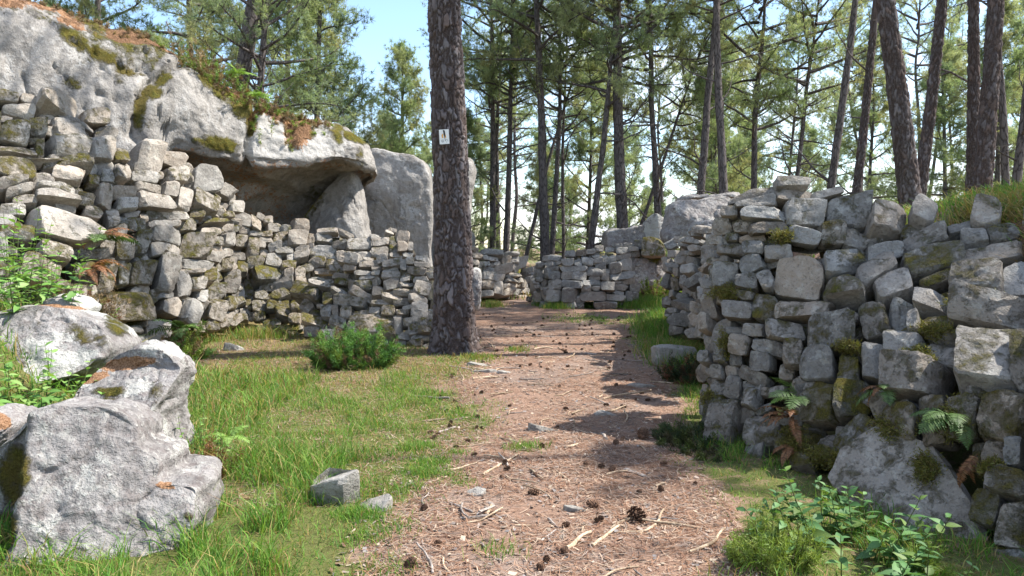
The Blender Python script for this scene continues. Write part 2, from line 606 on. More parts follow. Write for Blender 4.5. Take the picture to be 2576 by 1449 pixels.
xs = spaced(-9.5, 9.5, 0.10, 420)
ys = spaced(1.0, 24.0, 0.10, 420)
GX, GY = np.meshgrid(xs, ys)
GZ = hgt(GX, GY)
g_, s_, d_ = cover(GX, GY)
me = build_mesh('ground', np.stack([GX, GY, GZ], -1).reshape(-1, 3), [grid_quads(len(ys), len(xs))], [M_GROUND], True, np.stack([g_, s_, d_], -1).reshape(-1, 3))
link('ground', me, kind='structure')

# ------------------------------------------------------------------ big rocks
def chaikin(P, it=1, cut=0.25):
    P = np.asarray(P, float)
    for _ in range(it):
        Q = np.roll(P, -1, 0)
        P = np.stack([P * (1 - cut) + Q * cut, P * cut + Q * (1 - cut)], 1).reshape(-1, P.shape[1])
    return P

def resample_closed(P, n):
    P = np.asarray(P, float)
    Q = np.vstack([P, P[:1]])
    s = np.concatenate([[0], np.cumsum(np.linalg.norm(np.diff(Q, axis=0), axis=1))])
    t = np.linspace(0, s[-1], n, endpoint=False)
    return np.stack([np.interp(t, s, Q[:, i]) for i in range(Q.shape[1])], -1)

def mesh_normals(V, quads):
    a = V[quads[:, 1]] - V[quads[:, 0]]
    b = V[quads[:, 3]] - V[quads[:, 0]]
    fn = np.cross(a, b)
    N = np.zeros_like(V)
    for i in range(quads.shape[1]):
        np.add.at(N, quads[:, i], fn)
    return unit(N)

def rock_shape(outline, d, tf, tb, planes=(), amp=0.05, freq=2.2, seed=0, p=2.6, n=150, nr=40, center=None, soft=0.04, ledges=0.0, lean=0.0):
    """a rock with real thickness: traced outline at its own distance, bulging tf towards and tb away from the viewer, cut by facet planes"""
    O = np.array([at(px, py, d) for px, py in outline])[:, [0, 2]]
    O = resample_closed(chaikin(O, 2, 0.22), n)
    c = O.mean(0) if center is None else at(center[0], center[1], d)[[0, 2]]
    s = np.sin(np.linspace(0.04, math.pi / 2, nr))
    def layer(sv, sign, t):
        xz = c + sv[:, None, None] * (O - c)[None]
        y = sign * t * (1 - sv ** p).clip(0) ** (1 / p)
        y = np.repeat(y[:, None], n, 1)
        if sign < 0:
            for ax, az, c0 in planes:
                pl = c0 + ax * (xz[..., 0] - c[0]) + az * (xz[..., 1] - c[1])
                m = np.maximum(y, pl); dlt = np.abs(y - pl)
                y = m + soft * np.exp(-dlt / soft)
                y = np.minimum(y, 0.0)
        y = y + lean * (xz[..., 1] - c[1])
        return np.stack([xz[..., 0], d + y, xz[..., 1]], -1)
    F = layer(s, -1, tf)
    B = layer(s[:-1][::-1], 1, tb)
    G = np.concatenate([F, B], 0)
    V = G.reshape(-1, 3)
    Q = grid_quads(G.shape[0], n, wrap=True)
    ctr = np.array([c[0], d, c[1]])
    N = mesh_normals(V, Q)
    if ((V - ctr) * N).sum(1).mean() < 0:
        N = -N; Q = Q[:, ::-1]
    rim = 0.55 + 0.45 * np.minimum(1, np.abs(V[:, 1] - d) / (0.3 * tf + 1e-6))
    dsp = amp * fbm(V * freq, 5, seed, 0.52)
    cell = np.abs(fbm(V * freq * 0.7 + 5, 3, seed + 40))
    dsp = dsp - amp * 0.55 * np.exp(-(cell / 0.05) ** 2)
    if ledges:
        dsp = dsp + ledges * fbm(V * np.array([0.6, 0.6, 5.0]) * freq * 0.5, 3, seed + 11)
    dsp = dsp + 0.30 * amp * fbm(V * freq * 4, 4, seed + 70, 0.6) * (np.abs(V[:, 1] - d) > 0.02)
    V = V + N * (dsp * rim)[:, None]
    a = len(V)
    V = np.vstack([V, G[0].mean(0)[None], G[-1].mean(0)[None]])
    i = np.arange(n); j = (i + 1) % n
    last = (G.shape[0] - 1) * n
    T = np.vstack([np.stack([np.full(n, a), j, i], -1), np.stack([np.full(n, a + 1), last + i, last + j], -1)])
    return V, Q, T

def rock_thing(name, V, Q, T, col, mat, label, cat='rock', group=None, angle=R(40)):
    base = np.array([V[:, 0].mean(), V[:, 1].mean(), V[:, 2].min()])
    me = build_mesh(name, V - base, [Q, T] if T is not None else [Q], [mat], True, col, angle)
    o = link(name, me, None, Matrix.Translation(Vector(base)), label, cat, group)
    o.color = (0, 0, 1, 1)
    return o

def blobs(px, spots):
    """spots: (cx, cy, rx, ry, angle deg, strength) in traced pixels"""
    m = np.zeros(len(px))
    for cx, cy, rx, ry, a, st in spots:
        dx, dy = px[:, 0] - cx, px[:, 1] - cy
        ca, sa = math.cos(R(a)), math.sin(R(a))
        u, v = (dx * ca + dy * sa) / rx, (-dx * sa + dy * ca) / ry
        m = np.maximum(m, st * np.clip(1.5 - np.hypot(u, v), 0, 1))
    return m

def zoomed(pts, x0, y0, sc):
    return [((x0 + x / sc) * 0.638889, (y0 + y / sc) * 0.638889) for x, y in pts]

# --- overhanging cliff: sections along its face, each with cave, lip, face, shoulder and top
ST = [(-420, 9.6, -260, 700, 0), (-260, 10.2, -160, 700, 0), (0, 11.2, -42, 700, 0), (120, 11.6, -8, 690, 0), (200, 11.9, 22, 680, 0), (330, 12.3, 60, 640, 0.0),
      (385, 12.6, 72, 560, 0.1), (425, 12.8, 86, 372, 0.9), (500, 13.1, 150, 385, 1), (560, 13.4, 195, 398, 1), (620, 13.7, 225, 412, 1), (700, 14.1, 268, 414, 1),
      (780, 14.5, 292, 408, 1), (850, 14.9, 302, 404, 1), (900, 15.2, 318, 412, 1), (925, 15.5, 345, 424, 1), (936, 15.9, 372, 432, 1)]
fx, fy, zt, zl, cf = [], [], [], [], []
for px, d, yt, yl, c in ST:
    p0 = at(px, yt, d); p1 = at(px, yl, d)
    fx.append(p0[0]); fy.append(d); zt.append(p0[2] + 0.10); zl.append(p1[2] - 0.04 * c); cf.append(c)
for x, y, t, l, c in ((-2.98, 16.8, 3.35, 2.95, 1.0), (-3.5, 17.8, 3.1, 2.7, 0.9), (-4.4, 18.6, 3.2, 2.4, 0.8)):
    fx.append(x); fy.append(y); zt.append(t); zl.append(l); cf.append(c)
S = np.stack([fx, fy, zt, zl, cf], -1)
arc = np.concatenate([[0], np.cumsum(np.hypot(np.diff(S[:, 0]), np.diff(S[:, 1])))])
NS = 300
t = np.linspace(0, arc[-1], NS)
S = np.stack([np.interp(t, arc, S[:, i]) for i in range(5)], -1)
ker = np.array([1, 2, 3, 2, 1.0]); ker /= ker.sum()
for i in (0, 1, 2, 3):
    S[2:-2, i] = np.convolve(S[:, i], ker, 'valid')
tx, ty = np.gradient(S[:, 0]), np.gradient(S[:, 1])
ker2 = np.ones(31) / 31
txp = np.convolve(np.pad(tx, 15, 'edge'), ker2, 'valid'); typ = np.convolve(np.pad(ty, 15, 'edge'), ker2, 'valid')
tl = np.hypot(txp, typ)
inw = np.stack([-typ / tl, txp / tl], -1)
prof = []
for k in range(NS):
    x, y, zt_, zl_, c = S[k]
    H = zt_ - zl_
    e = 1 - 0.55 * sstep(NS * 0.80, NS * 0.97, np.array(float(k)))
    rows = [(3.0 * c + 0.4, -0.8), (2.8 * c + 0.3, zl_ * 0.30), (2.2 * c + 0.2, zl_ - 1.0 * c), (1.3 * c + 0.1, zl_ - 0.22 * c), (0.5 * c + 0.05, zl_ + 0.10 * c),
            (0.06, zl_ - 0.02), (-0.06, zl_ + 0.10 * H), (-0.02, zl_ + 0.42 * H), (0.10, zl_ + 0.72 * H), (0.32, zl_ + 0.91 * H),
            (0.75, zt_), (1.6, zt_ + 0.10), (3.6, zt_ + 0.05), (5.0, zt_ - 1.2), (5.2, -0.8)]
    prof.append([(a * e, z) for a, z in rows])
prof = np.array(prof)                                   # NS, 15, 2
NR = 150
u0 = np.array([0, 1.0, 2.0, 3.2, 4.4, 5.0, 5.6, 7.4, 9.0, 10.0, 10.8, 11.8, 13.0, 14.0, 15.0])
u = np.linspace(0, 15, NR)
PR = np.stack([np.stack([np.interp(u, u0, prof[k, :, i]) for i in range(2)], -1) for k in range(NS)])
ker3 = np.array([1, 2, 1.0]) / 4
for _ in range(4):
    PR[:, 1:-1] = PR[:, :-2] * 0.25 + PR[:, 1:-1] * 0.5 + PR[:, 2:] * 0.25
cw = sstep(4.6, 5.6, u)[None, :, None]
cave_in = unit(np.array([-0.50, 0.866]))
DIR = inw[:, None, :] * cw + cave_in * (1 - cw)
CV = np.stack([S[:, None, 0] + DIR[..., 0] * PR[..., 0], S[:, None, 1] + DIR[..., 1] * PR[..., 0], PR[..., 1]], -1)
V = CV.reshape(-1, 3)
Q = grid_quads(NS, NR)
N = mesh_normals(V, Q)
if (N[:, 2] * (V[:, 2] > 4.3)).sum() < 0:
    N = -N; Q = Q[:, ::-1]
px = to_px(V)
front = np.tile((u > 4.2) & (u < 12), NS)

def groove(px, line, sig):
    m = np.full(len(px), 1e9)
    for (x0, y0), (x1, y1) in zip(line[:-1], line[1:]):
        dx, dy = x1 - x0, y1 - y0
        tt = np.clip(((px[:, 0] - x0) * dx + (px[:, 1] - y0) * dy) / (dx * dx + dy * dy), 0, 1)
        m = np.minimum(m, np.hypot(px[:, 0] - x0 - tt * dx, px[:, 1] - y0 - tt * dy))
    return np.exp(-(m / sig) ** 2)

Z1 = lambda pts: zoomed(pts, 0, 0, 1.9067)
dsp = 0.085 * fbm(V * 0.75, 3, 3) + 0.035 * fbm(V * 3.0, 4, 8) + 0.016 * fbm(V * 11, 3, 12)
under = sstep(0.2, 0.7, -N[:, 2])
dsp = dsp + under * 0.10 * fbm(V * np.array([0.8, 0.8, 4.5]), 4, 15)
dsp = dsp - front * 0.16 * groove(px, Z1([(1420, 440), (1260, 540), (1110, 640), (1040, 780), (1000, 1000), (1060, 1080)]), 12)
dsp = dsp - front * 0.20 * groove(px, Z1([(1930, 700), (1920, 900), (1870, 1060), (1850, 1250)]), 9)
dsp = dsp - front * 0.10 * groove(px, Z1([(2190, 840), (2180, 1000), (2200, 1120)]), 12)
dsp = dsp + front * 0.10 * groove(px, Z1([(1100, 1150), (1090, 850), (1250, 600)]), 40)
dsp = dsp - front * 0.06 * (vnoise(V * 9, 55) > 0.62) * (px[:, 0] < 430)
V = V + N * dsp[:, None]
px = to_px(V)
B1 = lambda L: [((cx / 1.9067) * 0.638889, (cy / 1.9067) * 0.638889, rx / 1.9067 * 0.638889, ry / 1.9067 * 0.638889, a, s) for cx, cy, rx, ry, a, s in L]
moss = blobs(px, B1([(560, 290, 150, 75, 40, .9), (760, 410, 150, 55, 20, 1.0), (1250, 300, 280, 45, 12, .8), (1400, 400, 110, 90, 55, .8), (930, 530, 90, 35, 15, .9), (540, 610, 90, 60, 20, .75),
                     (1150, 690, 80, 60, 10, 1.0), (1050, 830, 55, 190, 8, 1.0), (1220, 590, 60, 90, 40, .8), (1110, 930, 60, 35, 10, .7), (1650, 660, 190, 45, 30, 1.0), (1840, 800, 110, 110, 60, .95),
                     (1880, 930, 45, 110, 0, .95), (1650, 1085, 170, 75, 12, 1.0), (1480, 1060, 70, 45, 10, .7), (2080, 870, 60, 40, 0, .7), (2290, 980, 110, 90, -30, .8), (2540, 1000, 60, 90, 0, .8),
                     (1700, 560, 60, 60, 0, .6)]) + [(890, 345, 45, 12, 20, 1.0), (905, 400, 14, 45, 0, .6), (700, 255, 60, 30, 20, .8), (770, 300, 45, 25, 15, .7), (800, 500, 50, 70, 30, .7)])
moss = np.maximum(moss, 0.42 * sstep(0.05, 0.6, N[:, 2]) + 0.30 * sstep(0.1, 0.5, fbm(V * 2.0, 3, 66)) * (px[:, 1] < 300))
topf = sstep(0.45, 0.85, N[:, 2]) * (px[:, 0] < 780)
litter = np.maximum(topf * 0.95, 0) * sstep(-0.5, 0.2, fbm(V * 0.9, 3, 61) + 0.4)
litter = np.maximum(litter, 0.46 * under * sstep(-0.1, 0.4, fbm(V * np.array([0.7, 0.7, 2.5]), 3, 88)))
litter = np.maximum(litter, blobs(px, [(330, 45, 130, 28, 22, 0.8), (690, 270, 45, 25, 25, 0.75), (750, 330, 36, 50, 10, 0.85)]))
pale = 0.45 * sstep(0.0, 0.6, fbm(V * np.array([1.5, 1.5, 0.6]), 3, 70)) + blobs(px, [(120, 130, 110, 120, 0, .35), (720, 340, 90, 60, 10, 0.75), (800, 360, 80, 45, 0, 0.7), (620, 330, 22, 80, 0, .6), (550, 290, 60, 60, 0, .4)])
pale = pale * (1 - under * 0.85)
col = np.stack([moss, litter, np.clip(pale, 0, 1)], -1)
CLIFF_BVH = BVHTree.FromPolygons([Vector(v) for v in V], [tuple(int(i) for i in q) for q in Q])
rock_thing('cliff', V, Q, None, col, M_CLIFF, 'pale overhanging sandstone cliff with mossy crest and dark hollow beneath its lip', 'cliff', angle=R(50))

def rock_cols(V, N_up=0.0, moss=0.0, pale=0.3, seed=0, spots=(), lit_spots=(), pale_spots=()):
    px = to_px(V)
    m = moss * sstep(-0.3, 0.5, fbm(V * 1.6, 3, seed)) + blobs(px, spots)
    l = blobs(px, lit_spots)
    p = pale * sstep(-0.4, 0.5, fbm(V * 2.1, 4, seed + 5)) + blobs(px, pale_spots)
    return np.clip(np.stack([m, l, p], -1), 0, 1)

Z4 = lambda pts: zoomed(pts, 0, 1400, 1.662)
Z9 = lambda pts: zoomed(pts, 0, 1100, 2.415)
# big lichen-covered boulder, bottom left
V, Q, T = rock_shape(Z4([(-160, 720), (0, 600), (130, 470), (220, 390), (300, 335), (400, 318), (560, 330), (680, 340), (780, 375), (860, 430), (900, 490), (920, 580), (985, 620), (1060, 645), (1090, 700), (1080, 790),
                         (1180, 795), (1290, 810), (1350, 860), (1330, 930), (1360, 985), (1340, 1060), (1310, 1110), (1310, 1200), (1260, 1320), (1220, 1443), (1180, 1600), (-260, 1600), (-260, 900)]),
                     4.15, 0.75, 0.6, planes=[(0.30, 0.62, -0.36), (-1.7, 0.25, -0.57), (0.25, -1.3, -0.76)], amp=0.030, soft=0.02, freq=3.2, seed=2, center=Z4([(520, 960)])[0], nr=60, n=220, p=3.0)
col = rock_cols(V, seed=4, pale=0.42, spots=[(35, 1190, 50, 95, 5, 1.0), (15, 1330, 40, 60, 0, .9), (475, 1302, 14, 14, 0, .8)], lit_spots=[(415, 1222, 26, 9, 10, .9)])
rock_thing('boulder', V, Q, T, col, M_BOULDER, 'large grey lichen-speckled boulder filling the bottom left corner beside the grass', 'boulder')
# mossy cream boulder behind it
V, Q, T = rock_shape(Z9([(830, 1030), (930, 860), (1100, 720), (1230, 670), (1350, 655), (1500, 660), (1640, 740), (1720, 840), (1725, 920), (1680, 1020), (1645, 1100), (1630, 1320), (1660, 1420), (1700, 1520), (1700, 1760), (900, 1760), (850, 1250)]),
                     5.55, 0.85, 0.5, planes=[(0.05, 1.35, -0.42), (-0.9, 0.2, -0.72)], amp=0.04, freq=3.0, seed=6, nr=50, n=180, p=3)
col = rock_cols(V, seed=9, pale=0.9, moss=0.35, spots=[(270, 985, 40, 14, 0, .8), (395, 1000, 30, 40, 0, .6), (350, 1060, 35, 22, 10, .9), (265, 1010, 40, 9, 0, .7)], lit_spots=[(320, 915, 70, 16, -8, 1.0), (230, 950, 45, 14, -10, .9)])
rock_thing('boulder', V, Q, T, col, M_BOULDER, 'cream lichen-patched boulder with needle litter on its ledge, behind the corner boulder', 'boulder')
# long low boulder under the left wall
V, Q, T = rock_shape(Z9([(-200, 360), (0, 290), (150, 235), (400, 265), (700, 300), (900, 350), (1080, 420), (1180, 500), (1240, 600), (1230, 720), (1000, 900), (600, 1000), (-200, 1060)]),
                     6.9, 1.0, 0.5, planes=[(0.1, 1.2, -0.5)], amp=0.05, freq=2.2, seed=12, nr=50, n=180)
col = rock_cols(V, seed=14, pale=0.85, moss=0.35, spots=[(290, 820, 40, 30, 40, .7), (230, 850, 60, 30, 20, .55)], lit_spots=[(190, 770, 110, 9, 4, .8)])
rock_thing('boulder', V, Q, T, col, M_BOULDER, 'long whitish rounded boulder under the left rubble wall, behind the leafy plant', 'boulder')
V, Q, T = rock_shape(Z9([(-120, 1240), (60, 1238), (200, 1260), (300, 1320), (260, 1440), (-120, 1700)]), 4.75, 0.25, 0.3, amp=0.03, freq=4, seed=16, n=90, nr=24)
rock_thing('boulder', V, Q, T, rock_cols(V, seed=17, pale=0.8, lit_spots=[(5, 1060, 25, 22, 0, .9)]), M_BOULDER, 'small pale boulder at the left edge just above the corner boulder', 'boulder')
V, Q, T = rock_shape(zoomed([(480, 180), (620, 155), (760, 185), (880, 260), (860, 330), (500, 330)], 0, 1100, 2.415), 7.4, 0.3, 0.3, amp=0.03, freq=4, seed=18, n=90, nr=24)
rock_thing('boulder', V, Q, T, rock_cols(V, seed=19, pale=0.8, moss=.3), M_BOULDER, 'small round-topped stone peeping over the long whitish boulder', 'boulder')

# rock leg under the overhang, tall slab and pinnacle behind the main pine
V, Q, T = rock_shape([(862, 428), (888, 420), (905, 470), (925, 560), (945, 690), (640, 690), (690, 620), (770, 540), (835, 460)], 16.1, 0.5, 0.9, planes=[(-0.5, 0.35, -0.30)], amp=0.06, freq=1.6, seed=24, n=120, nr=40)
rock_thing('rock_pillar', V, Q, T, rock_cols(V, seed=25, pale=0.35, spots=[(770, 510, 40, 60, 35, .8)]), M_CLIFF, 'pale sloping rock leg supporting the right end of the overhang', 'rock', angle=R(45))
V, Q, T = rock_shape([(932, 372), (985, 384), (1045, 394), (1078, 420), (1090, 520), (1086, 640), (1090, 740), (930, 740), (926, 620), (905, 540), (890, 470), (884, 430), (905, 395)], 18.0, 0.28, 1.1, planes=[(0.02, 0.02, -0.20)], amp=0.05, freq=1.4, seed=28, n=150, nr=40, p=5)
rock_thing('rock_slab', V, Q, T, rock_cols(V, seed=29, pale=0.6), M_CLIFF, 'tall upright grey rock slab between the overhang and the main pine', 'rock', angle=R(45))
V, Q, T = rock_shape([(1130, 430), (1160, 405), (1180, 396), (1192, 405), (1196, 440), (1190, 500), (1182, 570), (1180, 700), (1110, 700), (1115, 500)], 18.6, 0.4, 0.6, amp=0.05, freq=1.6, seed=31, n=110, nr=30)
rock_thing('rock_pinnacle', V, Q, T, rock_cols(V, seed=32, pale=0.3, moss=0.15), M_CLIFF, 'round-topped greenish rock pinnacle showing just to the right of the main pine', 'rock', angle=R(45))
V, Q, T = rock_shape([(1165, 585), (1190, 582), (1196, 600), (1194, 660), (1165, 660)], 24, 0.3, 0.3, amp=0.03, freq=2, seed=33, n=60, nr=18, p=4)
rock_thing('rock_post', V, Q, T, rock_cols(V, seed=34, pale=0.3), M_CLIFF, 'small dark squared rock far behind the main pine, below the pinnacle', 'rock', angle=R(45))

# upright pale stone beside the main pine's foot, boulders by the far walls and on the right
Z5 = lambda pts: zoomed(pts, 1700, 700, 2.07)
V, Q, T = rock_shape(Z5([(330, 745), (355, 735), (385, 745), (402, 790), (400, 900), (398, 1000), (390, 1060), (370, 1090), (330, 1090), (310, 900)]), 14.6, 0.22, 0.3, amp=0.02, freq=4, seed=36, n=90, nr=24, p=4)
rock_thing('standing_stone', V, Q, T, rock_cols(V, seed=37, pale=0.7), M_BOULDER, 'narrow pale upright stone just right of the main pine', 'stone')
V, Q, T = rock_shape(Z5([(765, 790), (800, 768), (850, 768), (880, 800), (880, 915), (760, 915)]), 23.5, 0.4, 0.5, amp=0.04, freq=2, seed=38, n=80, nr=24)
rock_thing('boulder', V, Q, T, rock_cols(V, seed=39, pale=0.2), M_BOULDER, 'grey boulder in the gap between the two far stone walls', 'boulder')
V, Q, T = rock_shape(Z5([(1615, 660), (1700, 640), (1840, 650), (1900, 700), (1905, 820), (1860, 900), (1720, 920), (1620, 930)]), 20.6, 0.5, 0.9, planes=[(0.05, 0.1, -0.3)], amp=0.06, freq=1.6, seed=40, n=110, nr=30, p=4)
rock_thing('boulder', V, Q, T, rock_cols(V, seed=41, pale=0.6, moss=.3, spots=[(1650, 650, 30, 20, 0, .8)]), M_BOULDER, 'lichen-covered boulder under the mossy block beside the far wall', 'boulder')
V, Q, T = rock_shape(Z5([(1415, 470), (1440, 435), (1480, 425), (1600, 415), (1700, 390), (1730, 380), (1740, 520), (1720, 620), (1415, 620)]), 20.9, 0.35, 1.2, planes=[(0.0, 0.05, -0.22)], amp=0.05, freq=1.5, seed=42, n=110, nr=30, p=5)
rock_thing('rock_slab', V, Q, T, rock_cols(V, seed=43, pale=0.4), M_BOULDER, 'low dark grey rock slab behind the middle wall', 'rock')
V, Q, T = rock_shape(Z5([(1722, 400), (1745, 350), (1800, 300), (1825, 288), (1860, 315), (1925, 360), (1915, 410), (1880, 470), (1840, 520), (1800, 600), (1745, 600), (1722, 470)]), 20.7, 0.5, 0.6, planes=[(-1.6, 0.2, -0.18), (0.35, 0.3, -0.3)], amp=0.02, freq=2, seed=44, n=100, nr=30, p=3.5)
rock_thing('boulder', V, Q, T, rock_cols(V, seed=45, pale=0.95), M_BOULDER, 'pale pointed boulder leaning between the dark slab and the big round boulder', 'boulder')
V, Q, T = rock_shape(Z5([(1920, 260), (1945, 200), (2000, 175), (2080, 170), (2200, 175), (2330, 150), (2450, 150), (2480, 300), (2420, 420), (2250, 500), (2000, 520), (1900, 500), (1920, 380)]), 16.5, 0.9, 1.0, planes=[(0.12, 0.9, -0.55), (-0.4, -0.3, -0.72)], amp=0.09, freq=1.2, seed=46, n=150, nr=40, p=3)
rock_thing('boulder', V, Q, T, rock_cols(V, seed=47, pale=0.45), M_BOULDER, 'big smooth rounded boulder on the bank behind the right-hand wall', 'boulder')
V, Q, T = rock_shape(Z5([(2000, 170), (2040, 140), (2120, 128), (2200, 140), (2420, 118), (2500, 130), (2500, 200), (2000, 200)]), 18.5, 0.6, 1.0, amp=0.06, freq=1.6, seed=48, n=90, nr=24)
rock_thing('boulder', V, Q, T, rock_cols(V, seed=49, pale=0.3), M_BOULDER, 'flat rock ledge behind the top of the big rounded boulder', 'boulder')
# ------------------------------------------------------------------ dry stone walls
class Net:
    """control surface of a wall face: columns of (px, py, distance), top to bottom"""
    def __init__(self, cols, sub=6):
        P = np.array([[at(*p) for p in c] for c in cols])       # nc, nr, 3
        def refine(A, axis):
            A = np.moveaxis(A, axis, 0)
            n = len(A)
            t = np.linspace(0, n - 1, (n - 1) * sub + 1)
            i = np.clip(t.astype(int), 0, n - 2)
            f = (t - i)[:, None, None]
            return np.moveaxis(A[i] * (1 - f) + A[i + 1] * f, 0, axis)
        self.G = refine(refine(P, 0), 1)
        nc, nr = self.G.shape[:2]
        self.V = self.G.reshape(-1, 3)
        self.Q = grid_quads(nc, nr)
        self.N = mesh_normals(self.V, self.Q)
        if ((EYE - self.V) * self.N).sum() < 0:
            self.N = -self.N
        self.bvh = BVHTree.FromPolygons([Vector(v) for v in self.V], [tuple(int(i) for i in q) for q in self.Q])
        self.kd = KDTree(len(self.V))
        for i, v in enumerate(self.V):
            self.kd.insert(v, i)
        self.kd.balance()
        self.px = to_px(self.V)
    def hit(self, px, py):
        r = unit(ray(px, py))
        h = self.bvh.ray_cast(Vector(EYE), Vector(r))
        if h[0] is None:
            i = int(np.argmin(np.hypot(self.px[:, 0] - px, self.px[:, 1] - py)))
            q = self.V[i]
            p = EYE + r * np.dot(q - EYE, r)
        else:
            p = np.array(h[0])
            i = self.kd.find(h[0])[1]
        return p, self.N[i]

def rect_poly(c, jit, rs):
    cx, cy, w, h, a = c
    ca, sa = math.cos(R(a)), math.sin(R(a))
    pts = []
    base = [(-.5, -.5), (.5, -.5), (.5, .5), (-.5, .5)]
    if rs.random() < 0.7:
        e = rs.randrange(4); a0, b0 = base[e], base[(e + 1) % 4]; f = rs.uniform(0.25, 0.75)
        base.insert(e + 1, ((a0[0] * (1 - f) + b0[0] * f) * 1.1, (a0[1] * (1 - f) + b0[1] * f) * 1.1))
    for u, v in base:
        u = (u + rs.uniform(-jit, jit)) * w
        v = (v + rs.uniform(-jit, jit)) * h
        pts.append((cx + u * ca - v * sa, cy + u * sa + v * ca))
    return np.array(pts)

def clip_half(P, n, c):
    """keep the part with n.p <= c"""
    out = []
    for i in range(len(P)):
        a, b = P[i], P[(i + 1) % len(P)]
        da, db = n @ a - c, n @ b - c
        if da <= 0:
            out.append(a)
        if da * db < 0:
            out.append(a + (b - a) * (da / (da - db)))
    return np.array(out)

def pack(rects, jit=0.07, seed=0):
    """turn traced boxes into stone outlines that do not run into each other"""
    rs = random.Random(seed)
    polys = [rect_poly(r[:5], jit, rs) for r in rects]
    ax = []
    for r in rects:
        a = R(r[4])
        ax.append((np.array([math.cos(a), math.sin(a)]), np.array([-math.sin(a), math.cos(a)])))
    C = np.array([[r[0], r[1]] for r in rects])
    rad = np.array([math.hypot(r[2], r[3]) / 2 for r in rects])
    for i in range(len(rects)):
        for j in np.nonzero(np.hypot(*(C - C[i]).T) < rad + rad[i])[0]:
            if j == i:
                continue
            best = None
            for e in (*ax[i], *ax[j]):
                ri = abs(e @ ax[i][0]) * rects[i][2] / 2 + abs(e @ ax[i][1]) * rects[i][3] / 2
                rj = abs(e @ ax[j][0]) * rects[j][2] / 2 + abs(e @ ax[j][1]) * rects[j][3] / 2
                dd = e @ (C[j] - C[i])
                pen = ri + rj - abs(dd)
                if best is None or pen < best[0]:
                    best = (pen, e * (1 if dd >= 0 else -1), ri, rj, abs(dd))
            if best[0] > 0 and best[4] > 1e-3:
                _, e, ri, rj, dd = best
                cut = e @ C[i] + dd * ri / (ri + rj)
                Pn = clip_half(polys[i], e, cut)
                if len(Pn) >= 3:
                    polys[i] = Pn
    return polys

def stone_mesh(poly, back, front, rs, name='stone', n=26, grow=1.05):
    """a chipped block with outline poly (metres, local u v), reaching front out of and back into the wall"""
    P = resample_closed(chaikin(poly, 1, 0.10), n)
    P = P.mean(0) + (P - P.mean(0)) * grow
    c = P.mean(0)
    size = math.sqrt(max(1e-6, np.ptp(P[:, 0]) * np.ptp(P[:, 1])))
    rings = [(0.6, -back), (0.9, -back * 0.95), (1.0, -back * 0.55), (1.0, -back * 0.05), (1.0, front * 0.5), (0.99, front * 0.86), (0.955, front * 1.0), (0.75, front * 1.02), (0.48, front * 1.03), (0.2, front * 1.04)]
    tilt = rs.normal(0, 0.20, 2)
    L = []
    for s, z in rings:
        q = c + s * (P - c)
        zz = np.full(n, z)
        if z > 0:
            zz = zz + (z / front) * ((q - c) @ tilt)
        L.append(np.column_stack([q, zz]))
    G = np.array(L)
    V = G.reshape(-1, 3)
    V = np.vstack([V, [c[0], c[1], -back], [c[0], c[1], front * 1.04]])
    for _ in range(3):                                  # chipped facets
        a = rs.uniform(0, 2 * math.pi); el = rs.uniform(0.5, 1.15)
        nn = np.array([math.cos(a) * math.cos(el), math.sin(a) * math.cos(el), math.sin(el)])
        pr = (V - [c[0], c[1], 0]) @ nn
        cut = pr.max() - rs.uniform(0.03, 0.16) * size
        V = V - np.maximum(0, pr - cut)[:, None] * nn
    sd = int(rs.integers(0, 9999))
    N = unit(V - np.array([c[0], c[1], (front - back) / 2]))
    amp = min(0.012, 0.02 * size)
    V = V + N * (amp * fbm(V / size * 2.6 + sd, 3, sd))[:, None]
    V = V + N * (1.1 * amp * fbm(V / size * np.array([1.6, 6.5, 1.6]) + sd, 3, sd + 9))[:, None]
    V = V + N * (0.006 * fbm(V * 26 + sd, 2, sd + 3))[:, None]
    Q = grid_quads(len(rings), n, wrap=True)
    i = np.arange(n); j = (i + 1) % n; last = (len(rings) - 1) * n; a = len(rings) * n
    T = np.vstack([np.stack([np.full(n, a), j, i], -1), np.stack([np.full(n, a + 1), last + i, last + j], -1)])
    return build_mesh(name, V, [Q, T], [M_STONE], True, None, R(20))

LIB = []
_lr = np.random.default_rng(99)
for _k in range(14):
    w_, h_ = _lr.uniform(0.8, 1.2), _lr.uniform(0.45, 0.95)
    pp = rect_poly((0, 0, w_, h_, 0), 0.10, random.Random(_k))
    LIB.append(stone_mesh(pp, 0.40, 0.32, _lr, n=16))

